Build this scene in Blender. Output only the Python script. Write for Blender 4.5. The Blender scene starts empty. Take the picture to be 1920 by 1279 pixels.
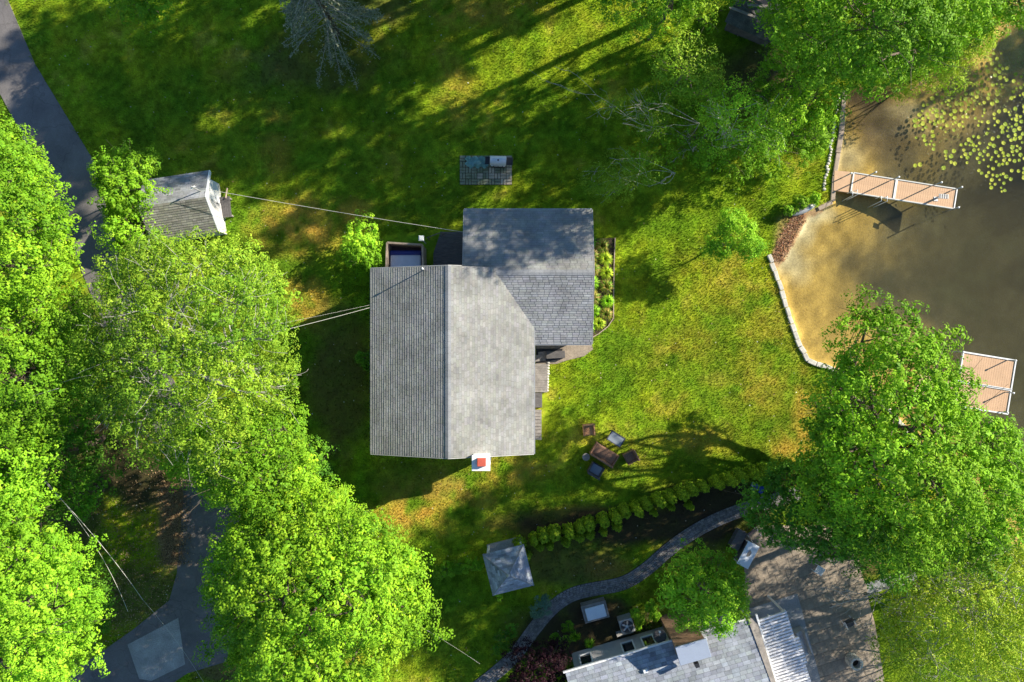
import bpy, math, random
import numpy as np
from mathutils import Vector, Matrix
random.seed(7)
RNG = np.random.default_rng(11)
C = bpy.context.scene.collection
scn = bpy.context.scene

# ------------------------------------------------------------------ camera, sky, sun, exposure
CAM_H = 40.0                      # the drone hovers 40 m above the lawn
PPM = 32.0                        # photo pixels per metre on the lawn
cam_data = bpy.data.cameras.new('drone_camera')
cam_data.sensor_width = 36.0
cam_data.lens = 36.0 * CAM_H / 60.0
cam_data.clip_start = 0.5
cam_data.clip_end = 2000.0
cam = bpy.data.objects.new('drone_camera', cam_data)
cam.location = (0, 0, CAM_H)
C.objects.link(cam)
scn.camera = cam

SUN_EL, SUN_AZ = math.radians(27.0), math.atan2(0.90, 0.43)
sun_dir = Vector((math.sin(SUN_AZ) * math.cos(SUN_EL), math.cos(SUN_AZ) * math.cos(SUN_EL), math.sin(SUN_EL)))
world = bpy.data.worlds.new('World')
scn.world = world
world.use_nodes = True
wn = world.node_tree
bg = wn.nodes['Background']
sky = wn.nodes.new('ShaderNodeTexSky')
sky.sky_type = 'NISHITA'
sky.sun_disc = False
sky.sun_elevation = SUN_EL
sky.sun_rotation = SUN_AZ
sky.air_density = 1.0
sky.dust_density = 0.0
sky.ozone_density = 4.5
wn.links.new(sky.outputs[0], bg.inputs[0])
bg.inputs[1].default_value = 0.095
sd = bpy.data.lights.new('sun', 'SUN')
sd.energy = 5.0
sd.angle = math.radians(0.6)
sd.color = (1.0, 0.93, 0.80)
sun = bpy.data.objects.new('sun', sd)
sun.location = (40, 20, 60)
sun.rotation_mode = 'QUATERNION'
sun.rotation_quaternion = sun_dir.to_track_quat('Z', 'Y')
C.objects.link(sun)
scn.view_settings.view_transform = 'Standard'
scn.view_settings.look = 'None'
scn.view_settings.exposure = 1.06
scn.view_settings.gamma = 1.0
scn.view_settings.use_curve_mapping = False
scn.cycles.max_bounces = 6
scn.cycles.transparent_max_bounces = 12

# ------------------------------------------------------------------ helpers
def P(px, py, z=0.0):
    """world point at height z seen at photo pixel px, py"""
    f = (CAM_H - z) / CAM_H / PPM
    return Vector(((px - 960.0) * f, (639.5 - py) * f, z))

def tag(o, label=None, cat=None, group=None, kind=None):
    if label: o['label'] = label
    if cat: o['category'] = cat
    if group: o['group'] = group
    if kind: o['kind'] = kind
    return o

def thing(name, label, cat, loc=(0, 0, 0), rz=0.0, group=None):
    o = bpy.data.objects.new(name, None)
    o.empty_display_size = 0.3
    C.objects.link(o)
    o.location = loc
    o.rotation_euler = (0, 0, rz)
    return tag(o, label, cat, group)

def world_matrix(o):
    m = Matrix.Translation(o.location) @ o.rotation_euler.to_matrix().to_4x4() @ Matrix.Diagonal((*o.scale, 1))
    return world_matrix(o.parent) @ m if o.parent else m

class MB:
    """collects shapes, then links them as ONE mesh object"""
    def __init__(s): s.v = []; s.f = []
    def add(s, vs, fs):
        n = len(s.v); s.v += [tuple(v) for v in vs]; s.f += [tuple(i + n for i in f) for f in fs]; return s
    def box(s, c, size, rz=0.0, rx=0.0, ry=0.0, taper=1.0):
        m = Matrix.Translation(Vector(c)) @ Matrix.Rotation(rz, 4, 'Z') @ Matrix.Rotation(ry, 4, 'Y') @ Matrix.Rotation(rx, 4, 'X')
        a, b, d = size[0] / 2, size[1] / 2, size[2] / 2
        vs = []
        for z, t in ((-d, 1.0), (d, taper)):
            for x, y in ((-a, -b), (a, -b), (a, b), (-a, b)):
                vs.append(m @ Vector((x * t, y * t, z)))
        return s.add(vs, [(3, 2, 1, 0), (4, 5, 6, 7), (0, 1, 5, 4), (1, 2, 6, 5), (2, 3, 7, 6), (3, 0, 4, 7)])
    def prism(s, poly, z0, z1):
        a = sum(poly[i][0] * poly[(i + 1) % len(poly)][1] - poly[(i + 1) % len(poly)][0] * poly[i][1] for i in range(len(poly)))
        if a < 0: poly = poly[::-1]
        n = len(poly)
        zz0 = z0 if hasattr(z0, '__len__') else [z0] * n
        zz1 = z1 if hasattr(z1, '__len__') else [z1] * n
        vs = [(p[0], p[1], zz0[i]) for i, p in enumerate(poly)] + [(p[0], p[1], zz1[i]) for i, p in enumerate(poly)]
        return s.add(vs, [tuple(range(n - 1, -1, -1)), tuple(range(n, 2 * n))] + [(i, (i + 1) % n, n + (i + 1) % n, n + i) for i in range(n)])
    def slab(s, quad, t):
        """a plate of thickness t under the 3D polygon quad"""
        n = len(quad); q = [Vector(p) for p in quad]
        nr = (q[1] - q[0]).cross(q[2] - q[0]).normalized()
        if nr.z < 0: q = q[::-1]; nr = -nr
        vs = [p - nr * t for p in q] + q
        return s.add(vs, [tuple(range(n - 1, -1, -1)), tuple(range(n, 2 * n))] + [(i, (i + 1) % n, n + (i + 1) % n, n + i) for i in range(n)])
    def tube(s, pts, r, n=8, cap=True):
        pts = [Vector(p) for p in pts]; k = len(pts)
        rr = r if hasattr(r, '__len__') else [r] * k
        vs, fs = [], []
        for i, p in enumerate(pts):
            d = (pts[min(i + 1, k - 1)] - pts[max(i - 1, 0)]).normalized()
            a = d.orthogonal().normalized() if i == 0 else (a - d * a.dot(d)).normalized()
            b = d.cross(a)
            for j in range(n):
                t = 2 * math.pi * j / n
                vs.append(p + (a * math.cos(t) + b * math.sin(t)) * rr[i])
        for i in range(k - 1):
            for j in range(n):
                fs.append((i * n + j, i * n + (j + 1) % n, (i + 1) * n + (j + 1) % n, (i + 1) * n + j))
        if cap:
            fs.append(tuple(range(n - 1, -1, -1))); fs.append(tuple((k - 1) * n + j for j in range(n)))
        return s.add(vs, fs)
    def lathe(s, c, prof, n=20):
        vs, fs = [], []
        for r, z in prof:
            for j in range(n):
                t = 2 * math.pi * j / n
                vs.append((c[0] + r * math.cos(t), c[1] + r * math.sin(t), c[2] + z))
        for i in range(len(prof) - 1):
            for j in range(n):
                fs.append((i * n + j, i * n + (j + 1) % n, (i + 1) * n + (j + 1) % n, (i + 1) * n + j))
        fs.append(tuple(range(n - 1, -1, -1))); fs.append(tuple((len(prof) - 1) * n + j for j in range(n)))
        return s.add(vs, fs)
    def build(s, name, m, parent=None, bevel=0.0, local=False, smooth=False):
        me = bpy.data.meshes.new(name)
        vs = s.v
        if parent is not None and not local:
            inv = world_matrix(parent).inverted(); vs = [inv @ Vector(v) for v in vs]
        me.from_pydata([tuple(v) for v in vs], [], s.f)
        me.materials.append(m)
        if m.get('tinted'):
            ca = me.color_attributes.new('tint', 'FLOAT_COLOR', 'POINT'); ca.data.foreach_set('color', np.ones(len(me.vertices) * 4, np.float32))
        if smooth: me.polygons.foreach_set('use_smooth', [True] * len(me.polygons))
        me.update()
        o = bpy.data.objects.new(name, me)
        C.objects.link(o)
        o.parent = parent
        if bevel > 0:
            b = o.modifiers.new('bevel', 'BEVEL'); b.width = bevel; b.segments = 2; b.limit_method = 'ANGLE'; b.angle_limit = math.radians(40)
        return o

def copy_tree(o, parent=None):
    c = o.copy(); C.objects.link(c)
    if parent is not None: c.parent = parent
    for ch in list(o.children): copy_tree(ch, c)
    return c

def fast_mesh(name, verts, faces, m, cols=None, parent=None):
    """numpy arrays in, one mesh object out; faces (n,k)"""
    me = bpy.data.meshes.new(name)
    n, k = faces.shape
    me.vertices.add(len(verts)); me.vertices.foreach_set('co', np.asarray(verts, np.float32).ravel())
    me.loops.add(n * k); me.loops.foreach_set('vertex_index', faces.astype(np.int32).ravel())
    me.polygons.add(n); me.polygons.foreach_set('loop_start', np.arange(0, n * k, k, dtype=np.int32))
    me.update(calc_edges=True)
    if cols is not None:
        ca = me.color_attributes.new('tint', 'FLOAT_COLOR', 'POINT')
        c4 = np.ones((len(verts), 4), np.float32); c4[:, :3] = cols
        ca.data.foreach_set('color', c4.ravel())
    me.materials.append(m)
    o = bpy.data.objects.new(name, me)
    C.objects.link(o)
    o.parent = parent
    return o

# value noise for placing colours and foliage
_LAT = np.random.default_rng(3).random((256, 256))
def vnoise(x, y, scale, seed=0):
    u = np.asarray(x) / scale + 37.3 * seed + 1000; v = np.asarray(y) / scale + 91.7 * seed + 1000
    i = np.floor(u).astype(int); j = np.floor(v).astype(int)
    fx = u - i; fy = v - j; fx = fx * fx * (3 - 2 * fx); fy = fy * fy * (3 - 2 * fy)
    g = lambda a, b: _LAT[a % 256, b % 256]
    return (g(i, j) * (1 - fx) + g(i + 1, j) * fx) * (1 - fy) + (g(i, j + 1) * (1 - fx) + g(i + 1, j + 1) * fx) * fy
def fbm(x, y, scale, seed=0, o=4):
    t = 0; a = 1; w = 0
    for k in range(o):
        t = t + a * vnoise(x, y, scale / 2 ** k, seed + k); w += a; a *= 0.55
    return t / w
def sstep(a, b, x):
    t = np.clip((x - a) / (b - a), 0, 1); return t * t * (3 - 2 * t)

# ------------------------------------------------------------------ materials (procedural)
def mat(name, col, rough=0.7, var=0.25, scale=3.0, bump=0.3, col2=None, metal=0.0, spec=0.4, fine=None, stretch=None, tint=False, coat=0.0):
    m = bpy.data.materials.new(name); m.use_nodes = True
    n, l = m.node_tree.nodes, m.node_tree.links
    b = n['Principled BSDF']
    tc = n.new('ShaderNodeTexCoord'); mp = n.new('ShaderNodeMapping')
    l.new(tc.outputs['Object'], mp.inputs[0])
    if stretch: mp.inputs['Scale'].default_value = stretch
    nz = n.new('ShaderNodeTexNoise'); nz.inputs['Scale'].default_value = scale; nz.inputs['Detail'].default_value = 6
    nz.inputs['Roughness'].default_value = 0.65
    l.new(mp.outputs[0], nz.inputs['Vector'])
    rp = n.new('ShaderNodeValToRGB')
    c2 = col2 or tuple(c * (1 - var) for c in col)
    rp.color_ramp.elements[0].position = 0.32; rp.color_ramp.elements[1].position = 0.68
    rp.color_ramp.elements[0].color = (*c2, 1); rp.color_ramp.elements[1].color = (*[min(1, c * (1 + var * 0.3)) for c in col], 1)
    l.new(nz.outputs['Fac'], rp.inputs[0])
    out = rp.outputs[0]
    nf = n.new('ShaderNodeTexNoise'); nf.inputs['Scale'].default_value = fine or scale * 14; nf.inputs['Detail'].default_value = 3
    l.new(mp.outputs[0], nf.inputs['Vector'])
    mx = n.new('ShaderNodeMix'); mx.data_type = 'RGBA'; mx.blend_type = 'OVERLAY'; mx.inputs[0].default_value = min(1, var * 1.6)
    l.new(out, mx.inputs[6]); l.new(nf.outputs['Fac'], mx.inputs[7]); out = mx.outputs[2]
    if tint:
        at = n.new('ShaderNodeAttribute'); at.attribute_name = 'tint'
        m2 = n.new('ShaderNodeMix'); m2.data_type = 'RGBA'; m2.blend_type = 'MULTIPLY'; m2.inputs[0].default_value = 1
        l.new(out, m2.inputs[6]); l.new(at.outputs['Color'], m2.inputs[7]); out = m2.outputs[2]; m['tinted'] = 1
    l.new(out, b.inputs['Base Color'])
    b.inputs['Roughness'].default_value = rough; b.inputs['Metallic'].default_value = metal
    b.inputs['Specular IOR Level'].default_value = spec
    b.inputs['Coat Weight'].default_value = coat
    if bump > 0:
        bp = n.new('ShaderNodeBump'); bp.inputs['Strength'].default_value = bump; bp.inputs['Distance'].default_value = 0.02
        l.new(nf.outputs['Fac'], bp.inputs['Height']); l.new(bp.outputs[0], b.inputs['Normal'])
    return m

def leaf_mat(name, trans=0.38, rough=0.6, spec=0.14, tr_gain=(1.15, 1.25, 0.6)):
    m = bpy.data.materials.new(name); m.use_nodes = True
    n, l = m.node_tree.nodes, m.node_tree.links
    b = n['Principled BSDF']; out = n['Material Output']
    at = n.new('ShaderNodeAttribute'); at.attribute_name = 'tint'
    l.new(at.outputs['Color'], b.inputs['Base Color'])
    b.inputs['Roughness'].default_value = rough; b.inputs['Specular IOR Level'].default_value = spec
    t = n.new('ShaderNodeBsdfTranslucent')
    g = n.new('ShaderNodeMix'); g.data_type = 'RGBA'; g.blend_type = 'MULTIPLY'; g.inputs[0].default_value = 1; g.inputs[7].default_value = (*tr_gain, 1)
    l.new(at.outputs['Color'], g.inputs[6]); l.new(g.outputs[2], t.inputs['Color'])
    mx = n.new('ShaderNodeMixShader'); mx.inputs[0].default_value = trans
    l.new(b.outputs[0], mx.inputs[1]); l.new(t.outputs[0], mx.inputs[2]); l.new(mx.outputs[0], out.inputs['Surface'])
    return m

def ground_mat():
    m = bpy.data.materials.new('earth_and_turf'); m.use_nodes = True
    n, l = m.node_tree.nodes, m.node_tree.links
    b = n['Principled BSDF']
    at = n.new('ShaderNodeAttribute'); at.attribute_name = 'tint'
    tc = n.new('ShaderNodeTexCoord')
    nz = n.new('ShaderNodeTexNoise'); nz.inputs['Scale'].default_value = 9; nz.inputs['Detail'].default_value = 8; nz.inputs['Roughness'].default_value = 0.7
    l.new(tc.outputs['Object'], nz.inputs['Vector'])
    mx = n.new('ShaderNodeMix'); mx.data_type = 'RGBA'; mx.blend_type = 'OVERLAY'; mx.inputs[0].default_value = 0.7
    l.new(at.outputs['Color'], mx.inputs[6]); l.new(nz.outputs['Fac'], mx.inputs[7])
    l.new(mx.outputs[2], b.inputs['Base Color']); b.inputs['Roughness'].default_value = 0.95; b.inputs['Specular IOR Level'].default_value = 0.1
    bp = n.new('ShaderNodeBump'); bp.inputs['Strength'].default_value = 0.6; bp.inputs['Distance'].default_value = 0.05
    l.new(nz.outputs['Fac'], bp.inputs['Height']); l.new(bp.outputs[0], b.inputs['Normal'])
    return m

def water_mat():
    m = bpy.data.materials.new('pond_water'); m.use_nodes = True
    n, l = m.node_tree.nodes, m.node_tree.links
    n.remove(n['Principled BSDF']); out = n['Material Output']
    tr = n.new('ShaderNodeBsdfTransparent'); gl = n.new('ShaderNodeBsdfGlossy'); gl.inputs['Roughness'].default_value = 0.05
    fr = n.new('ShaderNodeFresnel'); fr.inputs['IOR'].default_value = 1.33
    tc = n.new('ShaderNodeTexCoord')
    nz = n.new('ShaderNodeTexNoise'); nz.inputs['Scale'].default_value = 5.0; nz.inputs['Detail'].default_value = 6
    l.new(tc.outputs['Object'], nz.inputs['Vector'])
    bp = n.new('ShaderNodeBump'); bp.inputs['Strength'].default_value = 0.5; bp.inputs['Distance'].default_value = 0.08
    l.new(nz.outputs['Fac'], bp.inputs['Height']); l.new(bp.outputs[0], gl.inputs['Normal']); l.new(bp.outputs[0], fr.inputs['Normal'])
    mx = n.new('ShaderNodeMixShader')
    gm = n.new('ShaderNodeNewGeometry'); su = n.new('ShaderNodeMath'); su.operation = 'SUBTRACT'; su.inputs[0].default_value = 1.0
    l.new(gm.outputs['Backfacing'], su.inputs[1]); mu = n.new('ShaderNodeMath'); mu.operation = 'MULTIPLY'
    l.new(fr.outputs[0], mu.inputs[0]); l.new(su.outputs[0], mu.inputs[1]); l.new(mu.outputs[0], mx.inputs[0]); l.new(tr.outputs[0], mx.inputs[1]); l.new(gl.outputs[0], mx.inputs[2]); l.new(mx.outputs[0], out.inputs['Surface'])
    ab = n.new('ShaderNodeVolumeAbsorption'); ab.inputs['Color'].default_value = (0.56, 0.56, 0.42, 1); ab.inputs['Density'].default_value = 0.48
    sc = n.new('ShaderNodeVolumeScatter'); sc.inputs['Color'].default_value = (0.62, 0.52, 0.26, 1); sc.inputs['Density'].default_value = 0.12
    av = n.new('ShaderNodeAddShader'); l.new(ab.outputs[0], av.inputs[0]); l.new(sc.outputs[0], av.inputs[1]); l.new(av.outputs[0], out.inputs['Volume'])
    return m

M = dict(
    ground=ground_mat(), water=water_mat(), leaf=leaf_mat('foliage', 0.25), blade=leaf_mat('grass_blades', 0.3, 0.7, 0.1),
    needle=leaf_mat('needles', 0.12, 0.6, 0.3, (1, 1, 1)),
    bark=mat('bark', (0.16, 0.12, 0.085), 0.9, 0.5, 6, 0.8),
    pale_bark=mat('pale_bark', (0.45, 0.42, 0.36), 0.8, 0.4, 5, 0.5),
    asphalt=mat('asphalt', (0.17, 0.152, 0.14), 0.85, 0.3, 0.6, 0.4, fine=30),
    concrete=mat('concrete', (0.36, 0.34, 0.31), 0.85, 0.3, 1.2, 0.3),
    grey_concrete=mat('grey_concrete', (0.30, 0.30, 0.30), 0.85, 0.25, 1.5, 0.3),
    sandstone=mat('sandy_patio_stone', (0.31, 0.25, 0.185), 0.85, 0.3, .8, 0.4),
    paver=mat('grey_paver', (0.24, 0.22, 0.20), 0.85, 0.45, 5, 0.5, tint=True),
    shingle=mat('light_grey_shingle', (0.30, 0.295, 0.27), 0.9, 0.32, .9, 0.5, tint=True, fine=45),
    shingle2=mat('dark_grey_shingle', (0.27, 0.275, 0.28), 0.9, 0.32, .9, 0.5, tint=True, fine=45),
    shingle3=mat('brown_grey_shingle', (0.28, 0.265, 0.22), 0.9, 0.3, 1.3, 0.5, tint=True, fine=45),
    shingle4=mat('blue_grey_shingle', (0.30, 0.325, 0.36), 0.9, 0.3, 1.6, 0.5, tint=True, fine=45),
    deckwood=mat('weathered_deck_wood', (0.12, 0.11, 0.105), 0.85, 0.4, 3, 0.4, stretch=(1, 6, 1)),
    greywood=mat('grey_wood', (0.28, 0.25, 0.22), 0.85, 0.4, 3, 0.4),
    dockboard=mat('tan_composite_board', (0.56, 0.35, 0.20), 0.7, 0.15, 2, 0.2),
    white=mat('white_paint', (0.78, 0.78, 0.76), 0.5, 0.08, 2, 0.05),
    siding=mat('pale_siding', (0.55, 0.54, 0.50), 0.6, 0.1, 1.2, 0.1),
    graysiding=mat('grey_siding', (0.52, 0.50, 0.48), 0.6, 0.1, 1.2, 0.1),
    cedar=mat('cedar_siding', (0.33, 0.20, 0.12), 0.75, 0.35, 4, 0.4),
    glass=mat('dark_window_glass', (0.02, 0.025, 0.03), 0.08, 0.1, 1, 0, spec=0.8),
    red=mat('red_clay', (0.55, 0.10, 0.06), 0.7, 0.2, 5, 0.2),
    steel=mat('brushed_steel', (0.72, 0.73, 0.75), 0.4, 0.1, 8, 0.05, metal=0.25),
    dullsteel=mat('galvanised_steel', (0.45, 0.45, 0.44), 0.5, 0.2, 8, 0.1, metal=0.4),
    black=mat('black_metal', (0.025, 0.025, 0.028), 0.5, 0.3, 4, 0.1),
    darkgrey=mat('charcoal_weave', (0.07, 0.07, 0.075), 0.7, 0.4, 20, 0.5),
    wicker=mat('brown_wicker', (0.30, 0.16, 0.09), 0.6, 0.5, 25, 0.7),
    tanwicker=mat('tan_wicker', (0.60, 0.30, 0.13), 0.6, 0.4, 25, 0.7),
    cushion=mat('grey_blue_cushion', (0.22, 0.25, 0.28), 0.9, 0.15, 3, 0.2),
    bluecover=mat('blue_spa_cover', (0.50, 0.58, 0.72), 0.6, 0.15, 2, 0.15),
    bluetub=mat('deep_blue_shell', (0.03, 0.05, 0.28), 0.5, 0.2, 2, 0.1),
    pinkfloor=mat('reddish_floor', (0.22, 0.13, 0.11), 0.8, 0.2, 4, 0.2),
    whitecover=mat('white_vinyl_cover', (0.72, 0.76, 0.80), 0.4, 0.08, 2, 0.1),
    skymetal=mat('sky_tinted_metal', (0.42, 0.47, 0.55), 0.3, 0.06, 1, 0.02, metal=0.3),  # blue of the mirrored sky is put into the metal's base colour
    stone=mat('pale_stone', (0.60, 0.56, 0.48), 0.9, 0.3, 3, 0.6),
    timber=mat('tan_timber', (0.40, 0.31, 0.23), 0.85, 0.3, 4, 0.3),
    mossy=mat('mossy_paver', (0.27, 0.27, 0.19), 0.9, 0.45, 3, 0.5, col2=(0.15, 0.18, 0.09)),
    palepaver=mat('pale_paver', (0.52, 0.45, 0.33), 0.9, 0.35, 3, 0.5),
    tarp=mat('teal_tarp', (0.16, 0.34, 0.33), 0.55, 0.3, 4, 0.3),
    roofold=mat('dark_weathered_roof', (0.10, 0.11, 0.105), 0.9, 0.5, 2, 0.6),
    purplewall=mat('awning_cloth_white', (0.78, 0.77, 0.78), 0.8, 0.06, 2, 0.05),
    navy=mat('navy_frame', (0.05, 0.07, 0.16), 0.6, 0.2, 2, 0.05),
    mulch=mat('dark_mulch', (0.06, 0.04, 0.028), 0.95, 0.5, 5, 0.8),
    wire=mat('pale_cable', (0.60, 0.58, 0.50), 0.6, 0.05, 1, 0),
    debris=mat('rusty_leaf_wrack', (0.30, 0.13, 0.06), 0.95, 0.5, 4, 0.8),
    pad=leaf_mat('lily_pad_leaf', 0.15, 0.6, 0.12, (1, 1, 0.6)),
    bluetote=mat('blue_plastic', (0.02, 0.06, 0.35), 0.4, 0.1, 3, 0.05),
)

def crack_asphalt(m):
    n, l = m.node_tree.nodes, m.node_tree.links; b = n['Principled BSDF']; src = b.inputs['Base Color'].links[0].from_socket
    tc = n.new('ShaderNodeTexCoord'); vo = n.new('ShaderNodeTexVoronoi'); vo.feature = 'DISTANCE_TO_EDGE'; vo.inputs['Scale'].default_value = .45
    nz = n.new('ShaderNodeTexNoise'); nz.inputs['Scale'].default_value = 1.5; nz.inputs['Detail'].default_value = 5
    ad = n.new('ShaderNodeMix'); ad.data_type = 'RGBA'; ad.blend_type = 'ADD'; ad.inputs[0].default_value = 1.2
    l.new(tc.outputs['Object'], nz.inputs['Vector']); l.new(tc.outputs['Object'], ad.inputs[6]); l.new(nz.outputs['Color'], ad.inputs[7]); l.new(ad.outputs[2], vo.inputs['Vector'])
    rp = n.new('ShaderNodeValToRGB'); rp.color_ramp.elements[0].position = .006; rp.color_ramp.elements[0].color = (.78, .78, .78, 1); rp.color_ramp.elements[1].position = .015; rp.color_ramp.elements[1].color = (1, 1, 1, 1)
    l.new(vo.outputs['Distance'], rp.inputs[0]); mx = n.new('ShaderNodeMix'); mx.data_type = 'RGBA'; mx.blend_type = 'MULTIPLY'; mx.inputs[0].default_value = 1
    l.new(src, mx.inputs[6]); l.new(rp.outputs[0], mx.inputs[7]); l.new(mx.outputs[2], b.inputs['Base Color'])
crack_asphalt(M['asphalt'])

# ------------------------------------------------------------------ outlines on the ground (photo pixels -> metres)
def G(pts, z=0.0): return [tuple(P(x, y, z)[:2]) for x, y in pts]
def arr(poly): return np.array(poly, float)
def inside(poly, x, y):
    poly = arr(poly); r = np.zeros(np.shape(x), bool); n = len(poly)
    for i in range(n):
        x1, y1 = poly[i]; x2, y2 = poly[(i + 1) % n]
        c = ((y1 > y) != (y2 > y)) & (x < (x2 - x1) * (y - y1) / (y2 - y1 + 1e-12) + x1)
        r ^= c
    return r
def edge_dist(poly, x, y, closed=True):
    poly = arr(poly); d = np.full(np.shape(x), 1e9); n = len(poly)
    for i in range(n if closed else n - 1):
        a = poly[i]; b = poly[(i + 1) % n]; ab = b - a
        t = np.clip(((x - a[0]) * ab[0] + (y - a[1]) * ab[1]) / (ab @ ab + 1e-12), 0, 1)
        d = np.minimum(d, np.hypot(x - a[0] - t * ab[0], y - a[1] - t * ab[1]))
    return d

LAKE = G([(1583, 165), (1576, 250), (1563, 340), (1560, 378), (1535, 394), (1512, 404), (1492, 440), (1468, 482), (1452, 498), (1462, 530), (1480, 592),
          (1500, 650), (1516, 677), (1550, 688), (1620, 720), (1720, 830), (1800, 930), (1880, 1010), (1980, 1060), (2400, 1150), (3600, 1300), (3600, -1200),
          (2000, -700), (1905, -150), (1890, 20), (1850, 70), (1800, 110), (1700, 160), (1620, 160)])
ROAD = G([(-300, -600), (-150, -300), (-45, 60), (0, 175), (40, 250), (105, 400), (150, 500), (200, 620), (250, 720), (300, 830), (345, 925), (338, 1010), (332, 1075), (318, 1125),
          (250, 1180), (165, 1240), (0, 1320), (-300, 1420), (-300, 1560), (60, 1400), (250, 1330), (352, 1262), (425, 1240), (440, 1160), (440, 1060), (450, 985), (455, 930), (400, 830), (330, 720),
          (270, 620), (232, 540), (222, 470), (175, 300), (105, 185), (66, 120), (15, 0), (-60, -200), (-160, -600)])
PATHC = [(880, 1300), (930, 1262), (965, 1230), (990, 1195), (1012, 1165), (1040, 1134), (1075, 1112), (1120, 1103), (1170, 1095), (1212, 1068), (1250, 1033),
         (1290, 1003), (1340, 975), (1400, 952), (1450, 938), (1500, 925)]
PATHG = G(PATHC)
PATIO = G([(1392, 1010), (1420, 985), (1570, 985), (1612, 1060), (1640, 1170), (1665, 1320), (1440, 1320), (1400, 1150)])
SIDEWALK = G([(1612, 1118), (1690, 1098), (1720, 1085), (1712, 1068), (1670, 1080), (1606, 1098)])
BED = G([(1092, 448), (1152, 446), (1150, 560), (1152, 600), (1112, 632), (1092, 632)])
SLABT = G([(1005, 640), (1108, 640), (1112, 655), (1095, 668), (1062, 676), (1045, 682), (1005, 684)])
HOUSE = [(-7.4, 3.7), (-7.4, -5.9), (1.05, -5.9), (1.05, -0.1), (4.2, -0.1), (4.2, 6.9), (-2.5, 6.9), (-2.5, 3.7)]
BEACH = G([(1560, 374), (1500, 400), (1470, 430), (1450, 470), (1440, 490), (1455, 505), (1500, 470), (1540, 400)])
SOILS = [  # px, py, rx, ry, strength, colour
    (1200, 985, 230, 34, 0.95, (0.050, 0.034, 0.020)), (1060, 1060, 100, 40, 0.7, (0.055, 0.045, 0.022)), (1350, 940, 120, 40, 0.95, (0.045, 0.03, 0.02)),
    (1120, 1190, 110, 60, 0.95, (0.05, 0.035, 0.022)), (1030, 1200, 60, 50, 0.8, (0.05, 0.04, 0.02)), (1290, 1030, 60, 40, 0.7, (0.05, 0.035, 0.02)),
    (640, 720, 60, 130, 0.7, (0.10, 0.065, 0.03)), (600, 110, 110, 60, 0.6, (0.08, 0.05, 0.025)), (700, 20, 90, 30, 0.6, (0.12, 0.08, 0.03)),  # first patch: brown dirt, its dark strengthened for the house's shade
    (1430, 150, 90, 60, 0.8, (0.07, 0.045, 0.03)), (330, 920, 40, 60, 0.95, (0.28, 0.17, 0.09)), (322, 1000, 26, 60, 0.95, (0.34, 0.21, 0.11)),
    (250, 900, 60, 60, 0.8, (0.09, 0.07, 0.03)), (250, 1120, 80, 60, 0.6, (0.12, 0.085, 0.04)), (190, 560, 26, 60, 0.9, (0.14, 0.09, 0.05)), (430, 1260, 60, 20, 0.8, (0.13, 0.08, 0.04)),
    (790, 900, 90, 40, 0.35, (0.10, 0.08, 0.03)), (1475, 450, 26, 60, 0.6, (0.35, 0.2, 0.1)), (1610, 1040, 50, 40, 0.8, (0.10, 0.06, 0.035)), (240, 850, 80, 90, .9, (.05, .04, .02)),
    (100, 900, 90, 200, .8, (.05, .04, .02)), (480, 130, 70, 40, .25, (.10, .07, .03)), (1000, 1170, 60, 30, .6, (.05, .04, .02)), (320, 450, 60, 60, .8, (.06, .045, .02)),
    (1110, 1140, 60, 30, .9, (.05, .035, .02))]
DRY = [(560, 425, 80, 55, 1.0), (600, 440, 60, 40, 0.7), (575, 560, 40, 50, 0.8), (770, 965, 80, 40, 1.0), (840, 925, 110, 40, .85), (930, 885, 100, 35, 0.7), (1000, 990, 110, 26, 0.6),
       (1130, 960, 90, 14, 0.8), (880, 20, 90, 30, 0.7), (955, 15, 60, 40, 0.6), (1505, 800, 22, 110, 0.8), (1480, 860, 40, 60, .8), (1420, 720, 70, 60, .4), (1300, 650, 60, 40, .3), (1440, 620, 60, 60, 0.35),
       (1350, 520, 90, 90, .25), (1125, 520, 20, 70, .6), (1130, 1065, 60, 24, 0.7), (860, 175, 40, 60, .6), (520, 270, 30, 70, .5), (640, 400, 90, 30, .8), (1180, 850, 60, 40, .35), (1300, 830, 100, 30, .5), (1470, 530, 30, 50, .7)]

def blob(x, y, px, py, rx, ry):
    c = P(px, py); r1, r2 = rx / PPM, ry / PPM
    w = 0.35 * (fbm(x, y, 1.4, 5, 3) - 0.5) * 2
    return np.clip(1.35 - np.hypot((x - c.x) / r1, (y - c.y) / r2) + w, 0, 1)

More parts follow.
